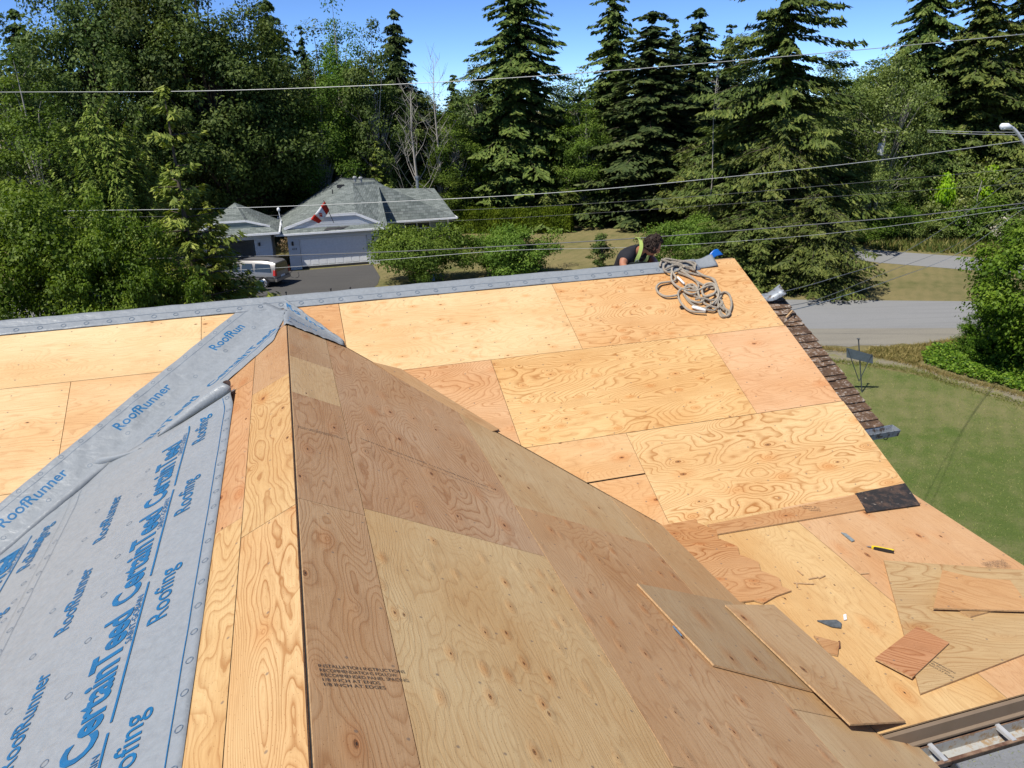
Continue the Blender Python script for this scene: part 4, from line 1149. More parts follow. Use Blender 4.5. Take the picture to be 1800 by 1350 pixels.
for x in (.92, 3.95):
    for y, s_ in ((-.01, 1), (1.70, -1)):
        m = MB(); m.cyl(vl(x, y, .34), vl(x, y + .22, .34), .30, 20); w_ = m.build('wheel', RUB, van)
        m = MB(); yy = y - .012 if s_ > 0 else y + .22
        m.cyl(vl(x, yy, .34), vl(x, yy + .012, .34), .07, 12)
        for k in range(5):
            a = 2*pi*k/5; m.bar(vl(x, yy + .006, .34), vl(x + .22*cos(a), yy + .006, .34 + .22*sin(a)), .012, .07, VF*-sin(a)+UP*cos(a))
        m.tube([vl(x + .235*cos(a), yy + .004, .34 + .235*sin(a)) for a in np.linspace(0, 2*pi, 21)], .022, 5)
        m.build('rim', RIM, w_)
    ar = MB(); ar.tube([vl(x + .40*cos(a), -.004, .36 + .40*sin(a)) for a in np.linspace(.0, pi, 12)], .03, 5); ar.build('wheel_arch', DARK, van)
m = MB(); m.prism([vl(.15, -.006, .70), vl(3.9, -.006, .70), vl(3.9, -.006, .75), vl(.15, -.006, .75)], VN*.01); m.build('side_moulding', DARK, van)
# ---- small things about the driveway
m = MB(); q = gp(459, 512); m.tube([q, q+UP*.02, q+UP*.55, q+UP*.6], [.2, .22, .27, .28], 12); m.build('blue_pail', simple('blue_plastic', (.03, .08, .16), .4, .4)); o = bpy.data.objects['blue_pail']; tag(o, 'dark blue tub standing by the rear wheel of the van', 'tub')
cw = [gp(514, 477, .02), gp(508, 483, .02), gp(516, 489, .02), gp(525, 487, .02), gp(524, 479, .02)]
m = MB(); m.tube(catmull(cw, 6), .02, 5); o = m.build('hose', DARK); tag(o, 'thin black hose lying on the driveway before the garage', 'hose')

# ================================================================== VEGETATION
BARK = NT('bark'); nz = BARK.noise(BARK.mapping(BARK.coord(), (6, 6, 1.2)), 3, 5, .7)
BARK.base(BARK.mix(nz, (.035, .026, .02), (.13, .105, .08)), .9, .15); BARK.bump(nz, .8, .03); BARK = BARK.m
PALEB = NT('pale_bark'); nz = PALEB.noise(PALEB.mapping(PALEB.coord(), (3, 3, 6)), 2, 5, .7)
PALEB.base(PALEB.mix(nz, (.20, .18, .15), (.46, .43, .38)), .8, .2); PALEB = PALEB.m
M_FIR = leaf_mat('fir_needles', (.016, .026, .008), (.046, .063, .018), (.105, .118, .036), .6, .18, .12, gain=1.6)
M_FIRD = leaf_mat('dark_fir_needles', (.012, .022, .009), (.032, .049, .018), (.072, .089, .032), .6, .18, .10, gain=1.6)
M_YFIR = leaf_mat('young_fir_needles', (.035, .050, .012), (.10, .125, .030), (.21, .22, .06), 0.6, 0.2, .2, gain=1.6)
M_CYP = leaf_mat('cypress_spray', (.034, .050, .012), (.088, .110, .026), (.175, .185, .055), 0.65, 0.15, .2, gain=1.6)
M_MAPLE = leaf_mat('maple_leaves', (.018, .030, .009), (.050, .071, .020), (.13, .148, .048), .6, .18, .22, gain=1.45)
M_GREEN = leaf_mat('green_leaves', (.026, .047, .010), (.066, .103, .022), (.15, .19, .045), .6, .18, .28, gain=1.5)
M_BIRCH = leaf_mat('birch_leaves', (.035, .052, .016), (.095, .122, .036), (.22, .24, .09), 0.5, 0.3, .3, gain=1.5)
M_LAUR = leaf_mat('laurel_leaves', (.022, .045, .008), (.075, .120, .018), (.20, .255, .055), 0.55, 0.22, .3, gain=1.12)
M_LIME = leaf_mat('lime_leaves', (.08, .14, .015), (.16, .26, .03), (.30, .40, .07), .45, .4, .35, gain=1.45)
M_GREY = leaf_mat('grey_green_leaves', (.03, .05, .02), (.075, .105, .045), (.17, .21, .10), 0.55, 0.25, .25, gain=1.45)
M_HEDGE = leaf_mat('hedge_spray', (.024, .042, .007), (.062, .095, .014), (.13, .165, .028), 0.7, 0.12, .15, gain=1.1)
M_FLOW = leaf_mat('pale_blossom', (.30, .28, .2), (.5, .47, .38), (.7, .66, .58), .6, .3, .3, gain=1.12)
M_PINK = leaf_mat('pink_blossom', (.05, .07, .03), (.26, .19, .13), (.55, .40, .34), .6, .3, .3, gain=1.12)

def quads_mesh(name, C, A, B, shade, mat, fold=0.0):
    """leaf quads: centre C, half axes A (long) and B (wide); rhombic leaf shape"""
    n = len(C); v = np.empty((n, 4, 3), np.float32)
    v[:, 0] = C - A; v[:, 1] = C + B + A*.1; v[:, 2] = C + A; v[:, 3] = C - B + A*.1
    if fold: v[:, 1, 2] += fold*np.linalg.norm(B, axis=1); v[:, 3, 2] += fold*np.linalg.norm(B, axis=1)
    me = bpy.data.meshes.new(name)
    me.vertices.add(4*n); me.vertices.foreach_set('co', v.ravel())
    me.loops.add(4*n); me.loops.foreach_set('vertex_index', np.arange(4*n, dtype=np.int32))
    me.polygons.add(n); me.polygons.foreach_set('loop_start', np.arange(0, 4*n, 4, dtype=np.int32)); me.polygons.foreach_set('loop_total', np.full(n, 4, np.int32))
    at = me.attributes.new('shade', 'FLOAT', 'POINT'); at.data.foreach_set('value', np.repeat(np.clip(shade, 0, 1), 4).astype(np.float32))
    me.update(calc_edges=True); me.materials.append(mat)
    return me
def unit(v): return v/np.maximum(np.linalg.norm(v, axis=1, keepdims=True), 1e-9)
def wood_mesh(name, mb, mat):
    me = bpy.data.meshes.new(name); me.from_pydata([tuple(v) for v in mb.v], [], mb.f); me.materials.append(mat)
    me.polygons.foreach_set('use_smooth', [True]*len(me.polygons)); me.update(); return me

def conifer(name, H, R, seed, mat, levels=42, per=7, droop=.35, power=.85, ragged=.35, z0=.08, leaf=(.34, .085), dens=1.0, up=0.0, gaps=.0, bare=.0):
    rs = np.random.RandomState(seed); C, A, B, S = [], [], [], []
    tr = MB(); tr.tube([(0, 0, -.3), (rs.normal(0, .05), rs.normal(0, .05), H*.5), (0, 0, H*.98)], [H*.014 + .04, H*.009 + .02, .012], 7)
    zz = np.linspace(z0, .985, levels)**.92
    for li, zf in enumerate(zz):
        prof = (1 - zf)**power
        Rl = R*prof*(1 + .12*sin(zf*23 + seed)) + .12
        npb = max(3, int(per*(.55 + .6*prof)) + rs.randint(-1, 2))
        a0 = rs.rand()*6.28
        for k in range(npb):
            if rs.rand() < gaps: continue
            az = a0 + 2*pi*k/npb + rs.normal(0, .28); L = Rl*max(.25, 1 + rs.normal(0, ragged))
            z = min(zf*H + rs.normal(0, .03*H), H*.985)
            out = np.array([cos(az), sin(az), 0]); side = np.array([-sin(az), cos(az), 0])
            nseg = max(3, int(L/.22*dens))
            t = (np.arange(nseg) + rs.rand(nseg))/nseg
            t = bare + (1 - bare)*t
            dz = up*L*t - droop*L*t**1.6 + .10*L*np.maximum(t - .75, 0)*3
            if L > R*.3: tr.tube([(0, 0, z), tuple(out*L*.5 + np.array([0, 0, z + up*L*.5 - droop*L*.5**1.6])), tuple(out*L*.93 + np.array([0, 0, z + up*L*.93 - droop*L*.93**1.6]))], [.03 + .004*L, .018, .006], 4, False)
            cen = out[None]*(L*t)[:, None] + np.array([0, 0, z])[None] + np.stack([0*t, 0*t, dz], 1)
            cs = rs.rand()
            for rep in range(7):
                wdt = (.10 + .24*np.sin(np.clip(t, .05, 1)*pi*.9))*L*.42 + .08
                lat = rs.uniform(-1, 1, nseg)*wdt
                c = cen + side[None]*lat[:, None] + np.stack([0*t, 0*t, -np.abs(lat)*.35 - rs.rand(nseg)*.16], 1)
                ad = out[None]*(.55 + .3*rs.rand(nseg))[:, None] + side[None]*(np.sign(lat)*(.3 + .6*rs.rand(nseg)))[:, None] + np.stack([0*t, 0*t, -.25 - .45*rs.rand(nseg) + up*.5], 1) + rs.normal(0, .18, (nseg, 3))
                ad = unit(ad); nrm = unit(np.stack([.3*out[0] + 0*t, .3*out[1] + 0*t, 1 + 0*t], 1) + rs.normal(0, .45, (nseg, 3)))
                bd = unit(np.cross(nrm, ad)); ln = leaf[0]*rs.uniform(.6, 1.4, nseg)*(.6 + .4*min(1, L/2)); wd = leaf[1]*rs.uniform(.7, 1.5, nseg)
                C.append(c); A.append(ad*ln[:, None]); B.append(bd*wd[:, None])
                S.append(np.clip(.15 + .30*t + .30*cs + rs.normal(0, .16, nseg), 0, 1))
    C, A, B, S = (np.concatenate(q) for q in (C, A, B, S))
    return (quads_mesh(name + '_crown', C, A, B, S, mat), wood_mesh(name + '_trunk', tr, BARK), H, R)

def broadleaf(name, H, R, seed, mat, clumps=110, per=150, leaf=.16, zlo=.22, clump_r=.24, squash=.9, trunk=True, fill=.35, bark=None, top=1.0, upright=0.0, wide=.6, stems=1):
    rs = np.random.RandomState(seed); C, A, B, S = [], [], [], []
    zc = (zlo + 1)/2*H; rz = (1 - zlo)/2*H
    tr = MB()
    if trunk:
        for sidx in range(stems):
            ox, oy = (0, 0) if stems == 1 else (rs.normal(0, R*.12), rs.normal(0, R*.12))
            tr.tube([(ox*.4, oy*.4, -.3), (ox + rs.normal(0, .1), oy + rs.normal(0, .1), H*.35), (ox*2 + rs.normal(0, .2), oy*2 + rs.normal(0, .2), H*.72)], [H*.016 + .03, H*.011 + .02, .03], 8)
    cc = []
    tries = 0
    while len(cc) < clumps and tries < clumps*30:
        tries += 1
        d = rs.normal(size=3); d /= np.linalg.norm(d)
        r = (fill + (1 - fill)*rs.rand())**.5 if rs.rand() < .75 else rs.rand()**.4
        lump = 1 + .22*sin(3*atan2(d[1], d[0]) + seed) + .16*sin(5*d[2] + 2*d[0]*3 + seed*1.7) + rs.normal(0, .07)
        p = d*r*lump
        zrel = p[2]
        wz = 1 - wide*max(0, zrel)**1.8*.9*top
        q = np.array([p[0]*R*wz, p[1]*R*wz, zc + p[2]*rz])
        if q[2] < zlo*H*.7: continue
        cc.append((q, d, r))
    for q, d, r in cc:
        cr = clump_r*R*rs.uniform(.6, 1.35)
        n = int(per*rs.uniform(.6, 1.4))
        if trunk and rs.rand() < .55: tr.tube([(q[0]*.12, q[1]*.12, max(.2*H, q[2]*.62)), tuple(q*np.array([.6, .6, .92])), tuple(q)], [.05 + .004*H, .03, .01], 4, False)
        dd = rs.normal(size=(n, 3)); dd[:, 2] = dd[:, 2]*.8 + .25; dd = unit(dd)
        rr = rs.rand(n)**.45
        c = q + dd*rr[:, None]*cr*np.array([1.15, 1.15, squash])
        nrm = unit(dd*.75 + np.array([0, 0, .65]) + np.array(d)*.35 + rs.normal(0, .55, (n, 3)))
        ad = unit(np.cross(nrm, rs.normal(size=(n, 3))) + np.array([0, 0, -.25 + upright]))
        bd = unit(np.cross(nrm, ad)); ln = leaf*rs.uniform(.55, 1.35, n); wd = ln*rs.uniform(.42, .72, n)
        C.append(c); A.append(ad*ln[:, None]); B.append(bd*wd[:, None])
        cs = rs.rand()
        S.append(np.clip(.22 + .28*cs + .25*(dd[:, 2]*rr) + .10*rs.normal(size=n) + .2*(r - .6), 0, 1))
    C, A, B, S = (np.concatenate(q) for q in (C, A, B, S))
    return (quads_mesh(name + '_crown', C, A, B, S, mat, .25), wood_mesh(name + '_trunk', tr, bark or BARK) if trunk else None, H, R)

CN = {}
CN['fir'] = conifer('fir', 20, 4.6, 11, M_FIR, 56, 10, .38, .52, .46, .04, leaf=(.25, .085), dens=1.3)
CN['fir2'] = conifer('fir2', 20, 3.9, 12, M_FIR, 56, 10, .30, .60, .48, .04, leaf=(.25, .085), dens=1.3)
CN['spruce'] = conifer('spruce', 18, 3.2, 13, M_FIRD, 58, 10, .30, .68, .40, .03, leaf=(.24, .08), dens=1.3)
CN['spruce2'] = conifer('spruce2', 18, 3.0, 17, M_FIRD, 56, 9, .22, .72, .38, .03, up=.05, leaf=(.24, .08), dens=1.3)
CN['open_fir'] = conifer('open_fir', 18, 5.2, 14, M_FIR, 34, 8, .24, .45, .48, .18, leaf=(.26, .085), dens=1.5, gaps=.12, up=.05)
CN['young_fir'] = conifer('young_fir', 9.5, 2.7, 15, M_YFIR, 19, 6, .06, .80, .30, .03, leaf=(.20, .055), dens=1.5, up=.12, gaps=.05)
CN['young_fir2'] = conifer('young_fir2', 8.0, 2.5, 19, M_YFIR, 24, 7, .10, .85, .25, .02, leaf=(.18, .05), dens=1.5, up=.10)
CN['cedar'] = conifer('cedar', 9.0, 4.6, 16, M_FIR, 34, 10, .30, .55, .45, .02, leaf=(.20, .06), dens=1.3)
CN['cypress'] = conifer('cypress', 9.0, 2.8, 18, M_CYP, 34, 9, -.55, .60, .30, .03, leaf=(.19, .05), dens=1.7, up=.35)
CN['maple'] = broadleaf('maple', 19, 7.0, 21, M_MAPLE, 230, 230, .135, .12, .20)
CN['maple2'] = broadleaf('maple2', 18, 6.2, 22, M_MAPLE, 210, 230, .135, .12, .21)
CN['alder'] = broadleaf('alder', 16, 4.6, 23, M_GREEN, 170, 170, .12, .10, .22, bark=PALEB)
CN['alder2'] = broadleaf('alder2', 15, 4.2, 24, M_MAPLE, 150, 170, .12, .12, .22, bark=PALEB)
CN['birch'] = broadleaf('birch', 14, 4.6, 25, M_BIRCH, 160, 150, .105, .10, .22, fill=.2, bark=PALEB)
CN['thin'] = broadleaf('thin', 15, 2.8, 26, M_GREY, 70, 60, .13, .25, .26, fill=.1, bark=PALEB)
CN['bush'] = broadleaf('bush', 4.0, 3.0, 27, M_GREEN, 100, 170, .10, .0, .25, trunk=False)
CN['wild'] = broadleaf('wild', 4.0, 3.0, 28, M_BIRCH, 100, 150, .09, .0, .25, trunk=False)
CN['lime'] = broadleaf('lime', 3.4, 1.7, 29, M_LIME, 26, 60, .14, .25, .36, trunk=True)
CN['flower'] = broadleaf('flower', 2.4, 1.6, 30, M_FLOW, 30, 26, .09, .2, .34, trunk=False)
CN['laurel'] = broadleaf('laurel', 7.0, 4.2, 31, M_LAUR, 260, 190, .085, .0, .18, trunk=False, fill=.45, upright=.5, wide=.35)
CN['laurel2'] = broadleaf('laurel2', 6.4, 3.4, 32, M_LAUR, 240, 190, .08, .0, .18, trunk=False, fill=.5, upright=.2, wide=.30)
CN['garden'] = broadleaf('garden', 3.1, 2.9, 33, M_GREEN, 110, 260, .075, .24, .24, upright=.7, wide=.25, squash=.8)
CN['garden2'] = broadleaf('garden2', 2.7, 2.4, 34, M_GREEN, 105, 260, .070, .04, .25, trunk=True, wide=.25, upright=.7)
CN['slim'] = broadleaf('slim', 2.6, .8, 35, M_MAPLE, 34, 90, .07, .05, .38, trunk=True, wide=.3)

def plant(kind, name, X, Y, H, W, label, cat='tree', group=None, rz=None, z=0.0, mat=None):
    cr, tk, h0, r0 = CN[kind]
    t = thing(name, (X, Y, z), label, cat, group)
    rz = random.uniform(0, 6.28) if rz is None else rz
    sx = W/(2*r0); sz = H/h0
    for me, nm in ((cr, 'crown'), (tk, 'trunk')):
        if me is None: continue
        if mat is not None and nm == 'crown':
            me = me.copy(); me.materials[0] = mat
        o = bpy.data.objects.new(nm, me); COL.objects.link(o); o.parent = t
        o.rotation_euler = (0, 0, rz); o.scale = (sx, sx, sz)
    return t
def tree(kind, name, px, ytop, Y, wpx, label, cat='tree', group='trees of the wood behind the bungalow', base=0.0, **kw):
    """px, ytop: where the top shows; Y: how far away; wpx: crown width as seen"""
    p = at_y(px, ytop, Y); dep = (p - C_O).dot(C_F)
    W = wpx*dep/FPX
    return plant(kind, name, p.x, p.y, p.z - base, W, label, cat, group, z=base, **kw)
T = tree
# -- left: big maples
T('maple', 'maple_tree', 125, -45, 58, 300, 'large dark maple filling the upper left corner')
T('maple2', 'maple_tree', 228, -95, 62, 285, 'tallest dark maple in the upper left, cut by the top edge')
T('maple2', 'maple_tree', 345, -10, 60, 300, 'broad maple with pale highlights standing behind the carport')
T('maple', 'maple_tree', 425, 42, 64, 260, 'maple right of the broad one, sloping down to the bungalow roof')
T('alder2', 'alder_tree', -10, 75, 50, 200, 'dark leafy tree at the left picture edge below the wire')
T('alder', 'alder_tree', 40, 172, 44, 210, 'mid green leafy tree at the left edge above the laurel')
T('cypress', 'cypress_tree', 160, 196, 37, 150, 'yellow green feathery cypress above the laurel hedge')
T('cypress', 'cypress_tree', 212, 232, 38, 120, 'smaller yellow green cypress beside the layered young fir')
T('young_fir', 'young_fir', 285, 145, 31, 250, 'layered young fir with light green branches left of the carport', rz=1.0)
T('young_fir2', 'young_fir', 362, 350, 34, 200, 'low bright young fir standing in front of the parked van')
T('alder2', 'alder_tree', 110, 250, 46, 260, 'dark shaded leafy tree behind the two cypresses')
T('alder', 'alder_tree', 395, 190, 66, 170, 'shaded leafy tree just above the carport roof')
# -- behind the bungalow
T('spruce', 'spruce_tree', 465, -8, 72, 150, 'dark spire shaped spruce rising left of the bungalow')
T('spruce2', 'spruce_tree', 527, 40, 76, 62, 'thin crooked spruce top beside the dark spire')
T('alder2', 'alder_tree', 505, 135, 68, 130, 'brownish leafy tree under the thin crooked spruce')
T('alder', 'alder_tree', 590, 66, 68, 160, 'rounded leafy tree directly above the bungalow ridge')
T('alder2', 'alder_tree', 650, 76, 66, 150, 'leafy tree with pale stems right of the rounded one')
T('alder', 'alder_tree', 555, 160, 64, 140, 'lower green leafy tree over the left end of the bungalow roof')
T('spruce', 'spruce_tree', 690, 10, 74, 125, 'slender dark spruce spire above the bungalow chimney')
T('young_fir2', 'young_fir', 660, 245, 64, 90, 'small light green fir right behind the bungalow ridge', mat=None)
T('alder2', 'alder_tree', 612, 200, 72, 170, 'dark shaded tree between the pale stems behind the bungalow')
T('spruce2', 'spruce_tree', 795, 128, 78, 80, 'short spruce seen in the sky gap, left of the largest fir')
T('thin', 'thin_tree', 835, 85, 72, 95, 'thin grey green tree leaning on the largest fir')
T('alder', 'alder_tree', 800, 205, 68, 130, 'bright green leafy tree beside the white dead tree')
T('alder', 'alder_tree', 770, 290, 66, 110, 'low bright green tree above the left end of the hedge')
T('alder2', 'alder_tree', 855, 190, 74, 130, 'dark leafy tree filling the gap left of the largest fir')
T('fir', 'fir_tree', 905, -42, 71, 235, 'largest dark fir standing alone above the hedge', rz=.4)
T('thin', 'thin_tree', 1012, 115, 78, 110, 'pale thin tree in the gap between the tall firs')
T('alder', 'alder_tree', 1030, 195, 68, 130, 'round olive green tree right of the largest fir')
T('cedar', 'cedar_tree', 985, 250, 71, 190, 'bushy dark cedar behind the right end of the hedge')
T('cedar', 'cedar_tree', 1068, 285, 70, 190, 'bushy dark cedar touching the dry lawn above the worker')
T('fir2', 'fir_tree', 1080, -22, 72, 150, 'tall fir with bare side branches, left one of the central trio')
T('spruce', 'fir_tree', 1147, 14, 68, 230, 'broad drooping spruce, tallest above the worker', rz=2.0)
T('spruce2', 'spruce_tree', 1188, 28, 73, 95, 'thin spruce directly right of the broad drooping spruce')
T('spruce', 'spruce_tree', 1232, 8, 72, 150, 'dark pointed spruce between the drooping spruce and the ragged fir')
T('spruce2', 'spruce_tree', 1284, 38, 74, 100, 'short pointed spruce left of the ragged fir')
T('open_fir', 'fir_tree', 1392, -75, 54, 270, 'ragged tall fir with long level branches, right of centre', rz=.9)
T('cedar', 'cedar_tree', 1295, 165, 58, 200, 'dark bushy cedar left of the ragged fir')
T('cedar', 'cedar_tree', 1215, 250, 64, 190, 'dark bushy cedar directly behind the white flowering shrub')
T('cedar', 'cedar_tree', 1375, 205, 50, 215, 'dense dark cedar at the foot of the ragged fir')
T('cedar', 'cedar_tree', 1445, 330, 41, 190, 'low spreading dark cedar beside the near road')
T('cedar', 'cedar_tree', 1330, 350, 43, 190, 'low dark cedar behind the rake end of the roof')
T('cedar', 'cedar_tree', 1478, 250, 58, 170, 'dark cedar between the ragged fir and the tall birch')
T('birch', 'birch_tree', 1585, 80, 57, 170, 'tall pale birch with glittering leaves on the right')
T('birch', 'birch_tree', 1520, 115, 59, 130, 'second pale birch, tucked behind the tall one')
T('birch', 'birch_tree', 1545, 270, 56, 130, 'lower birch foliage under the tall pale birch')
T('fir', 'fir_tree', 1645, -55, 62, 190, 'tall fir behind the birches at the upper right')
T('fir2', 'fir_tree', 1755, -100, 60, 210, 'huge fir at the right edge, cut by the top')
T('fir', 'fir_tree', 1830, -60, 64, 200, 'dark fir leaning in at the right picture edge')
T('fir2', 'fir_tree', 1700, 60, 66, 170, 'dark fir filling the gap between the two right hand firs')
T('cedar', 'cedar_tree', 1660, 235, 58, 200, 'dark cedar behind the wild shrubs across the far road')
T('cedar', 'cedar_tree', 1790, 240, 56, 200, 'dark cedar under the street lamp')
for i, (px_, yt, Y, wpx, kd, lb) in enumerate([
  (1640, 300, 57, 150, 'wild', 'loose wild shrub left of the pale blossom across the far road'), (1700, 285, 57, 150, 'wild', 'tall wild shrub behind the pale blossom'), (1780, 270, 56, 160, 'wild', 'wild shrub below the street lamp at the right edge'),
  (1560, 345, 56, 120, 'bush', 'dark green shrub where the far road disappears'), (1620, 380, 55, 100, 'wild', 'low shrub on the bank left of the pale blossom'), (1745, 350, 54, 140, 'bush', 'dark green shrub below the lime green saplings'),
  (1500, 385, 55, 110, 'bush', 'low shrub between the spreading cedar and far road')]):
    T(kd, 'wild_shrub', px_, yt, Y, wpx, lb, 'shrub', 'wild shrubs across the far road')
T('lime', 'sapling', 1665, 312, 55, 46, 'lime green maple sapling left of the dead snag', 'sapling', None)
T('lime', 'sapling', 1745, 300, 55, 60, 'lime green maple sapling right of the dead snag', 'sapling', None)
T('flower', 'blossom_bush', 1690, 362, 54, 46, 'pale blossoming bush on the bank beside the dead snag', 'shrub', None)
T('flower', 'blossom_bush', 1775, 380, 52, 50, 'pale blossoming bush behind the big ivy clad shrub', 'shrub', None)
# -- dark background rows behind everything
ORD = 'first second third fourth fifth sixth seventh eighth ninth tenth eleventh twelfth thirteenth fourteenth fifteenth sixteenth seventeenth eighteenth nineteenth twentieth'.split()
fill = [('maple2', 560, 95, 80, 240), ('maple2', 700, 150, 84, 220), ('maple', 1000, 165, 82, 240), ('maple2', 850, 150, 82, 200), ('maple', 1180, 110, 80, 240), ('maple', 1300, 105, 82, 240), ('maple', 1470, 130, 78, 260), ('maple2', 1600, 110, 80, 260), ('maple', 1730, 90, 80, 280), ('maple2', 1850, 80, 78, 260), ('spruce', 20, 10, 84, 150), ('spruce2', 150, 30, 86, 140), ('alder2', 300, 60, 84, 220), ('alder2', 420, 110, 86, 200), ('alder2', 520, 170, 82, 180), ('alder2', 640, 150, 84, 180), ('alder2', 730, 215, 82, 170), ('cedar', 800, 250, 80, 190), ('alder2', 900, 230, 84, 200), ('cedar', 985, 215, 82, 190), ('spruce2', 1060, 120, 84, 110), ('cedar', 1120, 190, 80, 200), ('alder2', 1240, 150, 82, 200), ('alder2', 1330, 130, 80, 200), ('cedar', 1440, 180, 76, 220), ('alder2', 1540, 130, 78, 220), ('cedar', 1620, 170, 74, 220), ('cedar', 1720, 150, 76, 220), ('cedar', 1810, 170, 74, 220)]
fill.sort(key=lambda q: q[1])
for i, (kd, px_, yt, Y, wpx) in enumerate(fill):
    T(kd, 'forest_tree', px_, yt, Y, wpx, (ORD[i] + ' tree from the left in the dark back row of the wood') if i < 15 else (ORD[len(fill)-1-i] + ' tree from the right in the dark back row of the wood'), 'tree', 'back row of the wood')
# understory: one dark mass along the wood's edge
rs = np.random.RandomState(77); n = 26000
X = rs.uniform(-55, 62, n); Yv = 67 + rs.rand(n)*10 - .02*X; Z = rs.rand(n)**.8*(5.5 + 2.0*np.sin(X*.35) + 1.2*np.sin(X*1.1))
C = np.stack([X, Yv, Z], 1); nr = unit(rs.normal(size=(n, 3)) + np.array([-.2, -.5, .6])); ad = unit(np.cross(nr, rs.normal(size=(n, 3)))); bd = np.cross(nr, ad)
s_ = rs.uniform(.14, .34, n)[:, None]
me = quads_mesh('undergrowth', C, ad*s_, bd*s_*.6, rs.rand(n)*.7, M_MAPLE, .2)
o = bpy.data.objects.new('undergrowth', me); COL.objects.link(o); tag(o, 'dark tangled undergrowth along the foot of the wood', 'undergrowth', kind='stuff')

# -- dead tree and other bare stems
def bare(name, px_, ytop, Y, label, seed, spread=1.0, n=26, mat=PALEB, r=.10, z0f=.2):
    rs_ = random.Random(seed); p = at_y(px_, ytop, Y); H = p.z; t = thing(name, (p.x, p.y, 0), label, 'dead tree')
    tr = MB(); b0 = Vector((p.x, p.y, -.2)); topp = Vector((p.x + .2, p.y, H))
    tr.tube([b0, b0.lerp(topp, .4) + Vector((.15, 0, 0)), b0.lerp(topp, .75) - Vector((.1, 0, 0)), topp], [r, r*.75, r*.4, .012], 7)
    tr.build('trunk', mat, t, True)
    for k in range(n):
        f = z0f + (1 - z0f)*k/n; c = b0.lerp(topp, f); az = rs_.uniform(0, 2*pi); L = spread*rs_.uniform(.7, 1.7)*(1.25 - f)
        d = Vector((cos(az), sin(az)*.7, rs_.uniform(.5, 1.6))).normalized()
        mid = c + d*L*.5 + Vector((0, 0, .1)); end = c + d*L + Vector((rs_.uniform(-.3, .3), 0, L*.35))
        br = MB(); br.tube([c, mid, end], [r*.30*(1.2-f), .018, .007], 4, False)
        for j in range(5):
            s0 = mid.lerp(end, rs_.random()); br.tube([s0, s0 + Vector((rs_.uniform(-.5, .5), rs_.uniform(-.4, .4), rs_.uniform(.15, .7)))*spread*.8], [.012, .005], 3, False)
        br.build('branch', mat, t)
    return t
bare('dead_tree', 717, 160, 62, 'bleached leafless dead tree behind the bungalow chimney', 5, 2.2, 22, r=.15)
bare('dead_tree', 757, 100, 66, 'tall leafless grey tree against the sky gap', 9, 1.9, 24, r=.12)
bare('dead_snag', 1721, 318, 53.5, 'thin bare snag between the lime green saplings', 3, .25, 5, r=.05)
bare('dead_snag', 1258, 105, 53, 'thin grey dead stem with short twigs left of the ragged fir', 4, .5, 14, r=.05, z0f=.72)

# -- shrubs nearer to us
p = at_y(95, 352, 29)
plant('laurel', 'laurel_bush', at_y(45, 352, 29).x, 29, at_y(45, 352, 29).z, 7.0, 'large glossy green laurel bush at the left edge', 'shrub', None, rz=.3)
plant('laurel2', 'laurel_bush', at_y(190, 385, 28).x, 28.3, at_y(190, 385, 28).z, 4.2, 'glossy laurel bush between the left edge and the young firs', 'shrub', None, rz=2.0)
q = gp(1755, 655)
plant('laurel2', 'ivy_shrub', q.x + 1.9, q.y + .4, at_y(1800, 375, q.y).z, 6.0, 'big glossy ivy clad shrub at the right edge', 'shrub', None, rz=1.2)
plant('lime', 'sapling', q.x + .55, q.y - 1.6, 3.2, 1.3, 'bright maple sapling growing out of the ivy clad shrub', 'sapling')
plant('laurel2', 'ivy_shrub', gp(1712, 632).x + .6, gp(1712, 632).y, 1.9, 2.6, 'low ivy mound at the foot of the big ivy clad shrub', 'shrub', None)
# ivy carpet
ivp = [gp(1618, 622), gp(1660, 608), gp(1720, 604), gp(1900, 620), gp(1900, 728), gp(1800, 690), gp(1700, 664), gp(1625, 640)]
rs = np.random.RandomState(5); P = scatter(ivp)(17000, rs); n = len(P)
P[:, 2] = .03 + rs.rand(n)*.30*(.4 + .6*np.sin(P[:, 0]*2.1)**2)
nr = unit(rs.normal(0, .5, (n, 3)) + np.array([-.1, -.2, 1])); ad = unit(np.cross(nr, rs.normal(size=(n, 3)))); bd = np.cross(nr, ad); s_ = rs.uniform(.03, .07, n)[:, None]
o = bpy.data.objects.new('ivy_ground_cover', quads_mesh('ivy', P, ad*s_, bd*s_*.75, rs.rand(n), M_LAUR, .2)); COL.objects.link(o); tag(o, 'low green ivy carpet beside the dirt path', 'ivy', kind='stuff')
# garden shrubs across the road
q = gp(752, 500); plant('garden', 'garden_tree', q.x - .35, q.y, 3.15, 5.6, 'small spreading garden tree with a short dark trunk by the driveway', 'tree', None, rz=.5)
q = gp(905, 484); plant('garden2', 'garden_shrub', q.x, q.y, 2.75, 4.9, 'rounded green shrub on the dry lawn below the hedge', 'shrub', None)
q = gp(1057, 474); plant('slim', 'garden_shrub', q.x, q.y, 2.2, 1.5, 'slim dark sapling on the dry lawn left of the worker', 'shrub', None)
q = gp(1190, 478); plant('garden', 'flowering_shrub', q.x + .7, q.y, 3.0, 4.4, 'pale flowering shrub behind the coiled rope', 'shrub', None)
q = gl(-.3, 6.0, 0); plant('flower', 'rose_bush', q.x, q.y, 1.25, 1.4, 'pink flowering bush in the gap beside the carport', 'shrub', None, mat=M_PINK)
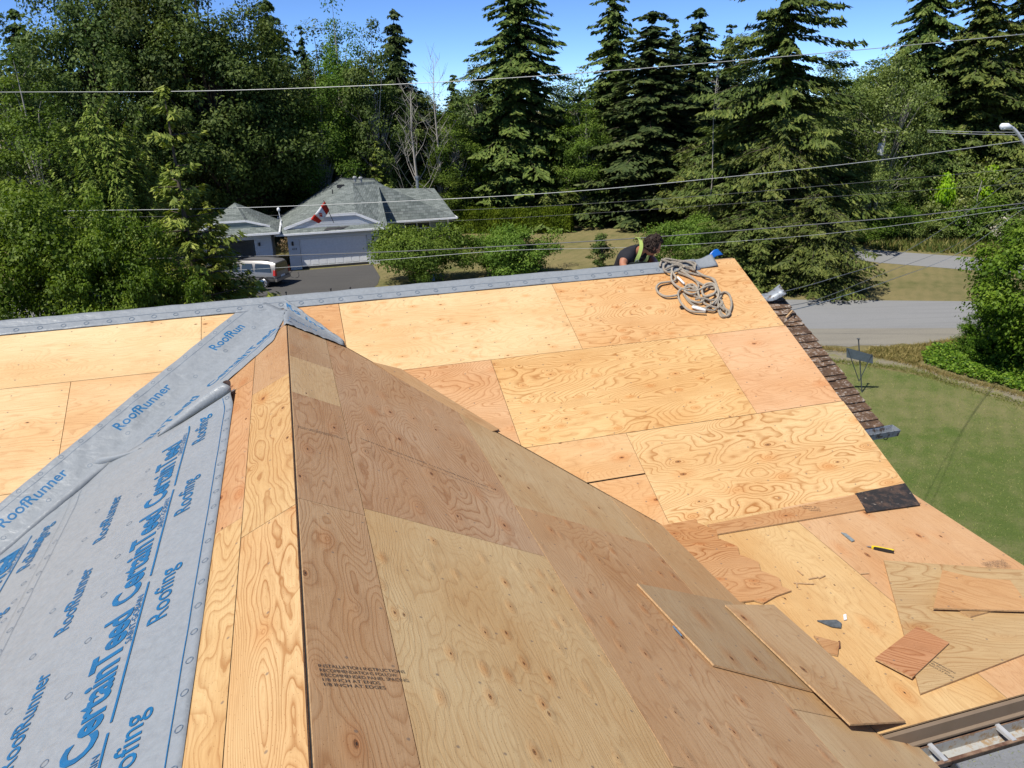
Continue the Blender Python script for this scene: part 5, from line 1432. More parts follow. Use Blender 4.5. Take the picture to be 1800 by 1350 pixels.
# clipped hedge
hA, hB = gp(770, 411), gp(1003, 409); hd = (hB - hA); hL = hd.length; hd.normalize(); hn = Vector((-hd.y, hd.x, 0))
rs = np.random.RandomState(9); n = 42000; HH = 1.75; HD = 1.6
u = rs.rand(n)*hL; face = rs.rand(n); vv = rs.rand(n)
C = np.zeros((n, 3)); N = np.zeros((n, 3)); hnA = np.array(hn); hdA = np.array(hd)
topm = face > .62; frm = ~topm
C[frm] = np.array(hA) + hdA*u[frm, None] + np.array([0, 0, 1])*(vv[frm, None]*HH); N[frm] = -hnA
C[topm] = np.array(hA) + hdA*u[topm, None] + hnA*(vv[topm, None]*HD) + np.array([0, 0, HH]); N[topm] = (0, 0, 1)
endm = frm & (rs.rand(n) < .12); C[endm] = np.array(hB) + hnA*(rs.rand(endm.sum())[:, None]*HD) + np.array([0, 0, 1])*(vv[endm, None]*HH); N[endm] = hdA
C += N*(rs.normal(0, .05, n) + .06*np.sin(u*2.3 + vv*7))[:, None]; C[:, 2] += .05*np.sin(u*.8) + .03*np.sin(u*3.1)
ad = unit(np.stack([rs.normal(0, .5, n), rs.normal(0, .5, n), np.abs(rs.normal(.9, .4, n))], 1)); bd = unit(np.cross(unit(N + rs.normal(0, .4, (n, 3))), ad)); s_ = rs.uniform(.08, .16, n)[:, None]
hg = thing('hedge', hA + hd*hL/2, 'long clipped green hedge right of the bungalow', 'hedge')
o = bpy.data.objects.new('foliage', quads_mesh('hedge_foliage', C - np.array(hg.location), ad*s_, bd*s_*.45, .25 + .5*rs.rand(n) + .15*np.sin(u*3), M_HEDGE)); COL.objects.link(o); o.parent = hg
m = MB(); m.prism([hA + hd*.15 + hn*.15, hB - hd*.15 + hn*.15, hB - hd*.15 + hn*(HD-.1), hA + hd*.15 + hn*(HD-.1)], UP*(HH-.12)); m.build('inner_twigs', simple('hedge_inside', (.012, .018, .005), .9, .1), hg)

# grass creeping over the edges of the path
for nm, pix, sd, lb in (('path_grass', pts_u, 21, 'ragged grass along the ivy side of the dirt path'), ('path_grass', pts_l, 22, 'ragged grass along the lawn side of the dirt path')):
    cl = catmull([gp(*p) for p in pix], 60)
    def along(n, rs, cl=cl):
        i = rs.randint(0, len(cl), n); q = np.array([[cl[k].x, cl[k].y, .006] for k in i]); q[:, :2] += rs.normal(0, .16, (n, 2)); return q
    o = blade_field(nm, along, 5000, .03, .10, BLADE if sd == 22 else BLADE_DRY, sd, lean=.8); tag(o, lb, 'grass', kind='stuff')

# ================================================================== LOOSE THINGS ON THE ROOF
TINTK = .78
def loose(name, plane, pix, tint, con, label, lift=.016, thick=.0125, grain='u', rotg=0.0, fn=None, h=0.0):
    poly = [plane.px(*q, h) for q in pix]
    c = plane.pt(sum(p[0] for p in poly)/len(poly), sum(p[1] for p in poly)/len(poly))
    o = ply(plane, poly, tint, con, grain, None, name, thick, lift, fn, None, rotg)
    # origin at the piece
    o.data.transform(Matrix.Translation(-c)); o.location = c
    return tag(o, label, 'plywood')
loose('loose_plywood', PO, ((1553, 988), (1617, 1223), (1840, 1137), (1865, 1010)), (.60, .46, .25), .7, 'largest loose weathered plywood sheet lying on the porch roof', .017, rotg=.35)
loose('plywood_offcut', PO, ((1706, 1086), (1640, 1048), (1720, 1030), (1800, 1060)), (.52, .36, .18), .5, 'plywood offcut mostly hidden under the orange piece on the big sheet', .031, h=.02)
loose('plywood_offcut', PO, ((1656, 1004), (1640, 1071), (1815, 1076), (1775, 1022), (1715, 1018)), (.64, .40, .19), .55, 'orange plywood offcut resting on the largest loose sheet', .052, rotg=.9, h=.04)
loose('plywood_offcut', PO, ((1611, 1104), (1668, 1133), (1603, 1194), (1537, 1160)), (.56, .30, .15), 1.0, 'small reddish square plywood offcut with swirling grain', .034, rotg=.6, h=.02)
loose('plywood_offcut', PO, ((1430, 1120), (1475, 1132), (1472, 1155), (1452, 1150)), (.58, .38, .2), .5, 'small triangular plywood offcut beside the leaning boards', .016)
# board B lies on the wing slope, board A leans across the valley over it
loose('plywood_board', PR, ((1118, 1030), (1282, 1062), (1443, 1223), (1252, 1173)), (.50, .375, .215), .4, 'weathered tan plywood board lying on the brown slope by the valley', .020, grain='u')
pa_, pb_ = PR.pt(*PR.px(1275, 1063, .04), .04), PR.pt(*PR.px(1495, 1273, .05), .05)
pc_, pd_ = PO.pt(*PO.px(1592, 1268, .05), .05), PO.pt(*PO.px(1360, 1063, .04), .04)
nA = (pc_ - pa_).cross(pd_ - pa_).normalized(); nA = nA if nA.z > 0 else -nA
PA = Plane(pa_, (pb_ - pa_), nA.cross(pb_ - pa_))
o = loose('plywood_board', PA, ((1275, 1063), (1495, 1273), (1592, 1268), (1360, 1063)), (.56, .40, .22), .45, 'long plywood board leaning across the valley onto the porch roof', 0.0)
# marking on the edge of board B
m = MB(); q0, q1 = PR.pt(*PR.px(1183, 1101, .02), .022), PR.pt(*PR.px(1198, 1118, .02), .022); m.bar(q0, q1, .010, .003)
m.build('edge_stamp', simple('blue_stamp', (.10, .17, .26), .7, .2), bpy.data.objects['plywood_board'])
# stamps printed on sheets
def stamp(plane, parent, pxa, pxb, lines, hgt, lead, lift=.002, mat=None, flip=1):
    a = plane.pt(*plane.px(*pxa, lift), lift); b = plane.pt(*plane.px(*pxb, lift), lift)
    X = (b - a); L = X.length; X.normalize(); Y = plane.n.cross(X)*flip
    for k, s in enumerate(lines):
        n0 = max(len(q) for q in lines)
        lettering(s, lambda x, y, k=k: a + X*x - Y*(k*lead) + Y*y, mat or BINK, parent, -.004, hgt, L*len(s)/n0, 0, 'stamp')
sheets = [o for o in house.children if o.name.startswith('plywood_sheet')]
stamp(PR, house, (560, 1172), (712, 1183), ['INSTALLATION INSTRUCTIONS', 'RECOMMENDATIONS FOLLOW', 'RECOMMENDED PANEL SPACING', '1/8 INCH AT ENDS', '1/8 INCH AT EDGES'], .026, .026, .0035)
stamp(PR, house, (632, 770), (872, 862), ['TOLKO TAAL .SPRUCE SHEATHING 7-16 EXTERIOR BOND 32-16 MILL 437'], .022, .03, .0035)
stamp(PR, house, (668, 790), (868, 866), ['CONSTRUCTION SHEATHING PS1-09 SIZED FOR SPACING'], .014, .02, .0035)
stamp(PR, house, (523, 749), (604, 770), ['INSTALL RECOMMENDATIONS', 'PANEL SPACING INCH AT ENDS'], .018, .022, .0035)
stamp(PO, house, (1442, 897), (1408, 895), ['PANEL', 'SPACING', '1/8 INCH'], .022, .03, .020)
bigs = bpy.data.objects['loose_plywood']
stamp(PO, bigs, (1774, 992), (1735, 998), ['TOLKO TAAL', 'SHEATHING SPAN', 'EXTERIOR BOND 1'], .034, .034, .021)
stamp(PO, bigs, (1630, 1158), (1682, 1186), ['RECOMMENDATIONS', 'PANEL SPACING', '1/8 INCH AT ENDS'], .018, .024, .021)
# ---- knife
KY = simple('yellow_plastic', (.75, .55, .02), .4, .4); KB = simple('black_plastic', (.02, .02, .022), .5, .4); STEEL = simple('steel', (.35, .36, .37), .35, .5, .7)
ka, kb = PO.pt(*PO.px(1571, 972), .012), PO.pt(*PO.px(1541, 966), .012)
kn = thing('utility_knife', ka.lerp(kb, .5), 'yellow and black utility knife lying on the porch roof', 'knife')
d = (kb - ka).normalized(); sd = PO.n.cross(d)
m = MB()
pr_ = [(0, -.012), (.02, -.017), (.06, -.013), (.12, -.016), (.165, -.008), (.165, .006), (.12, .010), (.05, .014), (.015, .012)]
m.prism([ka + d*x + sd*y - PO.n*.008 for x, y in pr_], PO.n*.02); m.build('handle', KY, kn)
m = MB(); m.prism([ka + d*x + sd*y*1.08 - PO.n*.0095 for x, y in [(.0, .014), (.02, .004), (.07, .002), (.14, .004), (.15, .012), (.05, .018)]], PO.n*.023); m.build('grip', KB, kn)
m = MB(); m.prism([ka + d*x + sd*y for x, y in [(.163, -.006), (.205, -.003), (.19, .006), (.163, .006)]], PO.n*.002); m.build('blade', STEEL, kn)
# ---- bits of shingle and splinters
def flat(name, plane, pix, mat, label, cat, lift=.006, t_=.008):
    P = [plane.pt(*plane.px(*q), lift) for q in pix]; c = sum(P, Vector())/len(P)
    mb = MB(); mb.prism([p - c for p in P], plane.n*t_); o = mb.build(name, mat); o.location = c
    return tag(o, label, cat)
SLATE = simple('grey_scrap', (.085, .095, .10), .7, .3, var=.4, scale=40)
flat('shingle_scrap', PO, ((1436, 1093), (1470, 1092), (1479, 1098), (1478, 1106), (1462, 1104)), SLATE, 'dark pointed scrap of roofing on the pale porch sheet', 'scrap')
flat('metal_strip', PO, ((1478, 938), (1487, 940), (1502, 952), (1497, 954)), simple('grey_scrap2', (.20, .23, .23), .5, .4, var=.3, scale=40), 'thin grey metal strip lying above the utility knife', 'scrap')
flat('shingle_scrap', PO, ((1473, 1130), (1476, 1129), (1477, 1141), (1474, 1142)), simple('rust_scrap', (.12, .05, .03), .8, .2), 'tiny dark red scrap beside the triangular offcut', 'scrap')
flat('plaster_crumb', PO, ((1482, 1083), (1487, 1082), (1488, 1091), (1483, 1092)), WHITE, 'small white crumb right of the dark pointed scrap', 'scrap')
for a, b, lb in (((1402, 1004), (1411, 1012), 'short wood splinter left of the other splinters'), ((1421, 1019), (1438, 1016), 'pale wood splinter in the middle of the splinters'), ((1439, 1018), (1450, 1013), 'rightmost short splinter of the group'), ((1395, 1026), (1430, 1028), 'longest wood splinter of the group'), ((1400, 1026), (1401, 1034), 'smallest upright splinter touching the longest one'), ((1513, 1010), (1527, 1009), 'thin splinter left of the large loose sheet'), ((1237, 1012), (1248, 1008), 'splinter lying by the valley edge')):
    p, q = PO.pt(*PO.px(*a), .006), PO.pt(*PO.px(*b), .009); mb = MB(); c = (p+q)/2; mb.bar(p - c, q - c, .010, .005); o = mb.build('wood_splinter', PLY_EDGE); o.location = c; tag(o, lb, 'splinter', 'wood splinters on the porch roof')
# ---- sawdust and chips
rr = random.Random(12); m = MB()
for k in range(90):
    u = rr.uniform(.7, 2.6); v = rr.uniform(.15, 2.2); p = PO.pt(u, v, .003); a_ = rr.uniform(0, pi); L = rr.uniform(.006, .022)
    dx = (PO.U*cos(a_) + PO.V*sin(a_)); m.box(p, L, .004, .003, (dx, PO.n.cross(dx), PO.n))
o = m.build('wood_chips', PLY_EDGE); tag(o, 'tiny wood chips scattered over the porch roof', 'wood chips', kind='stuff')
# ---- rope heap
ROPE = NT('rope'); uvw = ROPE.coord(); wv = ROPE.n('TexWave', wave_type='BANDS', bands_direction='DIAGONAL'); wv.inputs['Scale'].default_value = 26; wv.inputs['Distortion'].default_value = 1.5
nz = ROPE.noise(uvw, 30, 4, .7)
ROPE.base(ROPE.mix(ROPE.math('MULTIPLY', wv.outputs['Fac'], .8), (.60, .53, .42), (.34, .28, .21)), .85, .15); ROPE.bump(wv.outputs['Fac'], .8, .006); ROPE = ROPE.m
rope = thing('rope', PM.pt(*PM.px(1222, 505)), 'heap of coiled tan climbing rope near the ridge end', 'rope')
paths = [
 [(1278, 553), (1270, 535), (1262, 540), (1268, 556), (1280, 553), (1286, 535), (1281, 517), (1271, 514), (1266, 524), (1272, 540), (1283, 549), (1277, 556), (1267, 549), (1262, 530), (1268, 520)],
 [(1240, 549), (1215, 547), (1199, 535), (1192, 520), (1195, 510), (1208, 506), (1222, 505), (1228, 512), (1216, 517), (1203, 511), (1206, 503), (1218, 500), (1226, 508), (1228, 518), (1236, 531), (1247, 537), (1258, 533), (1262, 522), (1256, 516), (1244, 520), (1236, 528), (1228, 532), (1212, 527), (1203, 518)],
 [(1190, 519), (1170, 521), (1157, 514), (1154, 505), (1160, 498), (1172, 496), (1184, 494), (1188, 488), (1181, 476), (1184, 468), (1195, 464), (1203, 470)],
 [(1160, 468), (1163, 459), (1172, 455), (1190, 458), (1212, 460), (1222, 463), (1220, 470), (1204, 468), (1186, 461), (1172, 462), (1166, 470), (1172, 478), (1186, 478), (1198, 470), (1186, 466), (1170, 473)],
 [(1181, 477), (1180, 490), (1186, 500), (1200, 508), (1220, 511), (1232, 508), (1246, 502), (1256, 503), (1258, 512), (1250, 519), (1238, 520), (1234, 510), (1240, 500), (1252, 498), (1259, 504), (1263, 514), (1261, 525), (1252, 534)],
 [(1195, 470), (1206, 477), (1226, 483), (1246, 487), (1256, 492), (1258, 501), (1252, 507), (1240, 503), (1224, 494), (1205, 480), (1192, 474)],
 [(1192, 479), (1212, 487), (1224, 495), (1228, 504), (1222, 508), (1208, 500)],
 [(1205, 470), (1222, 476), (1236, 484), (1250, 489), (1258, 497), (1262, 508), (1268, 516)],
 [(1222, 526), (1236, 524), (1250, 528), (1262, 526), (1270, 532), (1262, 541), (1248, 538), (1240, 543), (1254, 546), (1264, 539), (1274, 545)],
 [(1162, 456), (1185, 463), (1200, 466), (1214, 472), (1221, 474), (1219, 466), (1206, 460), (1190, 462)],
 [(1201, 516), (1212, 531), (1228, 540), (1243, 541), (1250, 533), (1242, 526), (1225, 522), (1208, 514)],
]
for i, pth in enumerate(paths):
    rr = random.Random(i); pts = []
    for k, q in enumerate(pth):
        h = .012 + .018*((k*7 + i*3) % 4)/3 + .006*i % .03
        pts.append(PM.pt(*PM.px(*q, h), h))
    m = MB(); m.tube(catmull(pts, 7), .013, 8); m.build('strand', ROPE, rope, True)
SPOOL = simple('white_spool', (.78, .77, .72), .4, .4, var=.1)
a, b = PM.pt(*PM.px(1216, 539, .03), .03), PM.pt(*PM.px(1241, 546, .03), .03)
m = MB(); dd_ = (b - a); m.tube([a, a + dd_*.08, a + dd_*.5, a + dd_*.92, b], [.010, .018, .021, .018, .010], 10); m.build('rope_grab', SPOOL, rope, True)
a, b = PM.pt(*PM.px(1191, 487, .03), .03), PM.pt(*PM.px(1203, 499, .03), .03)
m = MB(); m.tube([a, b], .013, 8); m.build('rope_sleeve', SPOOL, rope, True)
m = MB(); q = PM.pt(*PM.px(1216, 470, .03), .03); m.tube([q + H_E*(.05*cos(t_)) + PM.V*(.032*sin(t_)) for t_ in np.linspace(0, 2*pi, 14)], .009, 6); m.box(PM.pt(*PM.px(1200, 540, .015), .015), .06, .04, .02, (H_E, PM.V, PM.n)); m.build('carabiner', KB, rope)
# ---- board lying along the far side of the ridge
a, b = hit(779, 500, hw(0, .16, 0), H_W), hit(988, 484, hw(0, .16, 0), H_W)
m = MB(); c = (a+b)/2; m.bar(a - c, b - c, .09, .038, PB.n); o = m.build('lumber_board', simple('brown_board', (.30, .15, .07), .7, .25, var=.3, scale=4)); o.location = c; tag(o, 'long reddish brown board lying along the far side of the ridge', 'board')
# ---- stakes at the edge of the driveway
for (x, y, hgt, col, lb) in ((505, 521, .55, DARK, 'short dark stake at the driveway edge, leftmost of three'), (583, 513, .5, DARK, 'short dark stake at the driveway edge, middle of three'), (617, 511, .5, DARK, 'short dark stake at the driveway edge, rightmost of three')):
    q = gp(x, y + 10); m = MB(); m.tube([Vector((0, 0, -.1)), Vector((0, 0, hgt))], [.035, .03], 6); m.ball((0, 0, hgt), .06, .06, .05, 8, 5); o = m.build('garden_stake', col); o.location = q; tag(o, lb, 'stake', 'stakes along the driveway')
q = gp(762, 502); m = MB(); m.tube([Vector((0, 0, 0)), Vector((0, 0, .5)), Vector((0, 0, .62)), Vector((0, 0, .75))], [.12, .12, .05, .05], 10); o = m.build('blue_bottle', simple('blue_clear', (.10, .22, .40), .3, .5)); o.location = q; tag(o, 'blue and white canister at the foot of the garden tree', 'canister')

# ================================================================== WORKER
def skin_mesh(name, verts, edges, radii, mat, parent, sub=2, root=0):
    me = bpy.data.meshes.new(name); me.from_pydata([tuple(v) for v in verts], edges, []); me.update()
    o = bpy.data.objects.new(name, me); link(o, parent)
    md = o.modifiers.new('skin', 'SKIN'); md.use_smooth_shade = True
    sv = me.skin_vertices[0].data
    for i, r in enumerate(radii):
        sv[i].radius = (r, r) if not hasattr(r, '__len__') else r; sv[i].use_root = (i == root)
    ss = o.modifiers.new('sub', 'SUBSURF'); ss.levels = sub; ss.render_levels = sub
    me.materials.append(mat); return o
SKIN = simple('skin', (.36, .155, .085), .5, .4, var=.12, scale=20)
SHIRT = simple('black_shirt', (.022, .022, .026), .85, .2, var=.3, scale=14)
JEAN = simple('dark_trousers', (.035, .045, .06), .85, .2, var=.3)
HAIR = simple('dark_curly_hair', (.030, .018, .012), .7, .3, var=.6, scale=30)
HIVIS = simple('lime_webbing', (.36, .46, .12), .7, .25, var=.15)
HARN = simple('black_webbing', (.03, .035, .03), .8, .2)
def wk(x, y, b): return hit(x, y, hw(0, b, 0), H_W)
head = wk(1147, 433, .30)
neck = wk(1128, 439, .36)
chest = wk(1112, 452, .50)
belly = wk(1094, 484, .72); pelvis = wk(1080, 520, .95)
shN = wk(1101, 447, .36); shF = wk(1134, 446, .62)
elN = wk(1094, 466, .26); haN = wk(1106, 477, .10)
elF = wk(1152, 462, .40); haF = wk(1146, 474, .10)
dnB = (-H_W*0 + H_W)      # downhill on the far side is +b
footz = lambda b: P0.z - .5*b + .05
hipN = pelvis - H_E*.10; hipF = pelvis + H_E*.10
def leg(hp, da, b1, b2):
    kn_ = hw(0, 0, 0); c = hp - P0; a = c.dot(H_E) + da
    k = P0 + H_E*a + H_W*b1; k.z = (hp.z + footz(b2))/2 + .12
    f = P0 + H_E*(a + .02) + H_W*b2; f.z = footz(b2) + .06
    t_ = f - H_W*.16 ; t_.z = footz(b2 - .16) + .02
    return k, f, t_
kN, fN, tN = leg(hipN, -.06, .95, 1.25); kF, fF, tF = leg(hipF, .08, .90, 1.20)
wkr = thing('person', (fN + fF)/2 - UP*.06, 'bent over worker in black t-shirt and lime harness straps behind the ridge', 'person')
V_ = [pelvis, belly, chest, neck, head - (head-neck)*.35, shN, elN, haN, shF, elF, haF, hipN, kN, fN, tN, hipF, kF, fF, tF]
E_ = [(0,1),(1,2),(2,3),(3,4),(2,5),(5,6),(6,7),(2,8),(8,9),(9,10),(0,11),(11,12),(12,13),(13,14),(0,15),(15,16),(16,17),(17,18)]
R_ = [.15, .14, (.17, .13), .062, .058, .075, .048, .034, .075, .048, .034, .10, .065, .048, .035, .10, .065, .048, .035]
body = skin_mesh('body', V_, E_, R_, SKIN, wkr)
V2 = [pelvis, belly, chest, neck - (neck-chest)*.12, shN, shN.lerp(elN, .78), shF, shF.lerp(elF, .78)]
skin_mesh('t_shirt', V2, [(0,1),(1,2),(2,3),(2,4),(4,5),(2,6),(6,7)], [.165, .16, (.205, .18), .10, .125, .082, .125, .082], SHIRT, wkr)
skin_mesh('trousers', [pelvis + (belly-pelvis)*.2, hipN, kN, fN, hipF, kF, fF], [(0,1),(1,2),(2,3),(0,4),(4,5),(5,6)], [.165, .115, .085, .075, .115, .085, .075], JEAN, wkr)
# head: facing right and down
fdir = (H_E*.82 - H_W*.25 - UP*.52).normalized(); hs_ = fdir.cross(UP).normalized(); hu = hs_.cross(fdir)
def hp_(x, y, z): return head + fdir*x + hs_*y + hu*z
vs, fs = [], []
NU, NV = 20, 14
for j in range(NV+1):
    b = pi*j/NV
    for i in range(NU):
        a = 2*pi*i/NU
        x, y, z = sin(b)*cos(a), sin(b)*sin(a), cos(b)
        X = .098*x; Yy = .076*y; Z = .118*z
        if z < -.1: X *= 1 - .25*(-z-.1); Yy *= 1 - .35*(-z-.1)
        if x > .6:
            X += .028*exp(-((z + .12)/.16)**2 - (y/.16)**2)          # nose
            X -= .012*exp(-((z - .12)/.12)**2 - ((abs(y) - .36)/.16)**2)   # eye sockets
            X += .008*exp(-((z + .46)/.10)**2 - (y/.32)**2)         # lips
            X += .010*exp(-((z + .80)/.15)**2 - (y/.3)**2)          # chin
            X += .006*exp(-((z - .30)/.10)**2)                      # brow
        vs.append(hp_(X, Yy, Z))
for j in range(NV):
    for i in range(NU):
        i2 = (i+1) % NU; fs.append((j*NU+i, (j+1)*NU+i, (j+1)*NU+i2, j*NU+i2))
mesh_obj('head', vs, fs, SKIN, wkr, True)
for s_ in (-1, 1):
    m = MB(); m.ball(hp_(.0, .078*s_, -.005), .026, .014, .034, 8, 6); m.build('ear', SKIN, wkr, True)
    m = MB(); m.ball(hp_(.083, .029*s_, .012), .010, nu=8, nv=6); m.build('eye', DARK, wkr, True)
rr = random.Random(4); m = MB()
for k in range(420):
    a = rr.uniform(0, 2*pi); b = rr.uniform(0, 1)**.7*pi*.66
    x, y, z = sin(b)*cos(a), sin(b)*sin(a), cos(b)
    if x > .35 and z < .55: continue
    if x > .05 and z < -.05: continue
    r = rr.uniform(1.0, 1.22); c = hp_(.098*x*r - .008, .080*y*r, .120*z*r + .005)
    n_ = (c - head).normalized(); t1 = n_.cross(Vector((rr.random(), rr.random(), rr.random()))).normalized(); t2 = n_.cross(t1)
    m.tube([c + (t1*cos(q_) + t2*sin(q_))*.013 + n_*(q_*.0022) for q_ in (0, 1.3, 2.6, 3.9, 5.2)], .0055, 4)
o = m.build('hair', HAIR, wkr, True)
m = MB(); m.ball(hp_(-.012, 0, .018), .102, .082, .120, 14, 10); m.build('hair_cap', HAIR, wkr, True)
# hands with fingers resting on the ridge
for hnd, el in ((haN, elN), (haF, elF)):
    d = (hnd - el).normalized(); palm = hnd + d*.05; sdv = H_E
    V = [hnd, palm]; Ed = [(0, 1)]; Rd = [.030, (.040, .020)]
    for k in range(4):
        b = palm + sdv*(-.033 + .022*k) + d*.025; L = (.040, .046, .043, .034)[k]
        i0 = len(V); V += [b, b + d*L - UP*.006, b + d*(L*1.7) - UP*.026]; Ed += [(1, i0), (i0, i0+1), (i0+1, i0+2)]; Rd += [.0105, .0095, .008]
    i0 = len(V); V += [hnd + d*.02 - sdv*.035, hnd + d*.055 - sdv*.055, hnd + d*.085 - sdv*.058 - UP*.01]; Ed += [(0, i0), (i0, i0+1), (i0+1, i0+2)]; Rd += [.013, .011, .009]
    skin_mesh('hand', V, Ed, Rd, SKIN, wkr, 1)
# harness webbing over the shoulders, and chest strap
def strap(pts, name, mat, w=.045):
    P = catmull([Vector(p) for p in pts], 6); vs, fs = [], []
    cen = chest
    for i, p in enumerate(P):
        t_ = (P[min(i+1, len(P)-1)] - P[max(i-1, 0)]).normalized(); n_ = (p - cen); n_ = (n_ - t_*n_.dot(t_)).normalized(); s = t_.cross(n_)
        vs += [p - s*w/2, p + s*w/2, p + s*w/2 + n_*.006, p - s*w/2 + n_*.006]
    for i in range(len(P)-1):
        for k in range(4): fs.append((4*i+k, 4*i+(k+1) % 4, 4*i+4+(k+1) % 4, 4*i+4+k))
    return mesh_obj(name, vs, fs, mat, wkr)
strap([wk(1123, 420, .55), wk(1126, 424, .36), wk(1127, 434, .27), wk(1124, 446, .235), wk(1119, 458, .25), wk(1116, 470, .32)], 'harness_strap', HIVIS)
strap([wk(1118, 422, .62), wk(1121, 419, .55), wk(1128, 420, .50)], 'harness_strap', HIVIS, .05)
strap([wk(1140, 446, .36), wk(1137, 455, .29), wk(1130, 464, .27), wk(1122, 470, .29)], 'harness_strap', HIVIS)
strap([wk(1098, 468, .33), wk(1110, 464, .25), wk(1122, 463, .22), wk(1136, 463, .26)], 'harness_strap', HARN, .04)
m = MB(); q = wk(1120, 460, .235); m.tube([q + H_E*(.022*cos(t_)) + UP*(.022*sin(t_)) for t_ in np.linspace(0, 2*pi, 12)], .005, 5); m.build('chest_ring', STEEL, wkr)

# ================================================================== SIGN, WIRES, LAMP
q = gp(1516, 690); s_ = 1.88
sg = thing('yard_sign', q, 'grey metal yard sign on a thin post with braces, seen from behind', 'sign')
POST = simple('grey_post', (.055, .065, .07), .6, .35); PLATE = simple('sign_back', (.085, .105, .12), .55, .35, var=.2)
a = at_y(1509, 596, q.y)
m = MB(); m.tube([q - UP*.1, a], .022, 8); m.cyl(a, a + UP*.015, .06, 8); m.build('post', POST, sg)
c1, c2, c3, c4 = at_y(1488, 611, q.y - .05), at_y(1534, 624, q.y - .05), at_y(1534, 639, q.y - .05), at_y(1488, 628, q.y - .05)
m = MB(); m.prism([c1, c2, c3, c4], Vector((0, -.015, 0))); m.build('plate', PLATE, sg)
bt = at_y(1510, 670, q.y)
for e_ in (at_y(1490, 613, q.y - .08), at_y(1533, 622, q.y - .08)):
    m = MB(); m.tube([bt, e_], .014, 6); m.build('brace', POST, sg)

WIRE = simple('wire_grey', (.30, .31, .31), .5, .4, .2); WIRED = simple('wire_dark', (.13, .13, .13), .6, .3)
wp1, wp2 = Vector((-26, 33.5, 0)), Vector((24, 25.5, 0)); wdir = (wp2 - wp1).normalized(); wnrm = Vector((-wdir.y, wdir.x, 0))
def wire(pix, r, mat, label, off=0.0, ext=14.0):
    pts = [hit(x, y, wp1 + wnrm*off, wnrm) for x, y in pix]
    a = pts[0] + (pts[0] - pts[1]).normalized()*ext; b = pts[-1] + (pts[-1] - pts[-2]).normalized()*ext
    m = MB(); m.tube(catmull([a] + pts + [b], 6), r, 6); o = m.build('overhead_wire', mat); 
    return tag(o, label, 'wire', 'overhead wires')
wire([(0, 162), (350, 160), (700, 148), (1000, 130), (1300, 106), (1550, 84), (1800, 60)], .013, WIRE, 'topmost overhead wire crossing the treetops')
wire([(95, 371), (400, 366), (700, 354), (1000, 337), (1300, 309), (1550, 281), (1800, 247)], .013, WIRE, 'pale overhead wire crossing the bungalow roof', .2)
wire([(250, 381), (520, 378), (760, 371), (1000, 360), (1250, 343), (1500, 322), (1800, 296)], .006, WIRED, 'thin dark wire just below the one crossing the bungalow roof', .3)
wire([(290, 454), (500, 449), (700, 442), (900, 432), (1130, 418), (1400, 397), (1600, 380), (1800, 357)], .018, WIRED, 'thick twisted cable passing in front of the garage door', .1)
wire([(330, 479), (500, 470), (700, 455), (900, 440), (1130, 434), (1400, 416), (1600, 393), (1800, 364)], .008, WIRE, 'thin pale wire just under the thick twisted cable', 0)
wire([(200, 399), (500, 396), (800, 388), (1100, 371), (1400, 350)], .005, WIRED, 'faintest wire over the lower edge of the bungalow roof', .4)
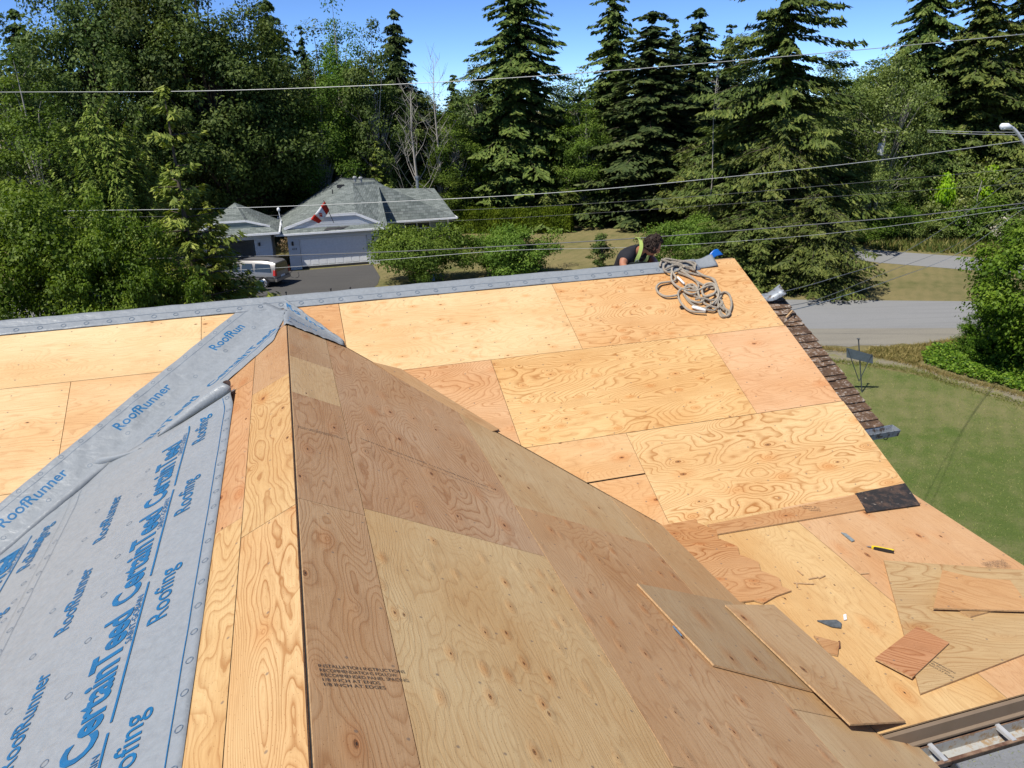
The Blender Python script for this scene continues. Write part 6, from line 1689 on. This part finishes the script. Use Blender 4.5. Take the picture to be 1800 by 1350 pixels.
# service drops from our roof to the street
a = PS.pt(0.02, -.35, .05)
for i, (pix, lb, r) in enumerate((([(1392, 545), (1450, 530), (1560, 494), (1690, 442), (1800, 366)], 'service cable running from the shingle strip to the street', .005), ([(1390, 537), (1450, 522), (1560, 478), (1690, 425), (1800, 352)], 'upper service cable running from the shingle strip to the street', .004), ([(1376, 513), (1460, 490), (1580, 448), (1690, 380), (1800, 298)], 'faint cable rising from the curled flashing to the street', .005))):
    ds = [9.2, 11.0, 15.0, 21.0, 27.0]; pts = []
    for (x, y), dd_ in zip(pix, ds):
        pts.append(at_y(x, y, dd_))
    pts.append(pts[-1] + (pts[-1] - pts[-2])*.8)
    m = MB(); m.tube(catmull(pts, 8), r, 6); o = m.build('service_cable', WIRED if i else WIRE); tag(o, lb, 'cable', 'service cables')
for k, (y1, y2) in enumerate(((229, 233), (232, 238))):
    m = MB(); m.tube(catmull([at_y(1630, y1, 52), at_y(1720, (y1+y2)/2 + 1, 51), at_y(1850, y2, 50)], 6), .018, 5); o = m.build('overhead_wire', WIRE); tag(o, ('upper', 'lower')[k] + ' of the two level wires left of the street lamp', 'wire', 'overhead wires')
# utility pole hidden among the birches
q = at_y(1556, 232, 55.5); pt_ = thing('utility_pole', (q.x, q.y, 0), 'weathered utility pole half hidden in the tall birch', 'pole')
m = MB(); m.tube([Vector((q.x, q.y, -.2)), Vector((q.x, q.y, q.z + .3))], [.15, .11], 8); m.build('post', PALEB, pt_)
m = MB(); m.bar(Vector((q.x - .9, q.y - .1, q.z)), Vector((q.x + .9, q.y - .1, q.z)), .1, .1); m.build('crossarm', PALEB, pt_)
for dx in (-.8, -.3, .8):
    m = MB(); m.tube([Vector((q.x + dx, q.y - .1, q.z + .05)), Vector((q.x + dx, q.y - .1, q.z + .2))], [.05, .04], 8); m.build('insulator', WHITE, pt_)
m = MB(); m.cyl(Vector((q.x - .25, q.y - .2, q.z - 1.5)), Vector((q.x - .25, q.y - .2, q.z - .7)), .22, 12); m.build('transformer', simple('grey_drum', (.45, .46, .46), .5, .4), pt_)
# street lamp leaning in from the right
L0 = at_y(1758, 222, 30); L1 = at_y(1775, 222, 30); L2 = at_y(1800, 250, 30); L3 = at_y(1835, 300, 30)
lp = thing('street_lamp', (L3.x + .25, L3.y, 0), 'grey street lamp reaching in at the right edge', 'street lamp')
LG = simple('lamp_grey', (.55, .56, .57), .45, .4, .3)
m = MB(); m.tube(catmull([L1, L1.lerp(L2, .4) + UP*.06, L2, L3, Vector((L3.x + .22, L3.y, L3.z - 1.2)), Vector((L3.x + .25, L3.y, 0))], 6), .06, 8); m.build('pole', LG, lp, True)
m = MB(); m.tube([L0, L0.lerp(L1, .15), L0.lerp(L1, .7), L1.lerp(L2, .12)], [.05, .11, .12, .07], 10); m.build('lamp_head', simple('lamp_white', (.72, .73, .74), .4, .4), lp, True)
m = MB(); m.ball(L0.lerp(L1, .4) - UP*.07, .13, .10, .07, 10, 6); m.build('lens', simple('lamp_lens', (.6, .62, .62), .2, .5), lp, True)
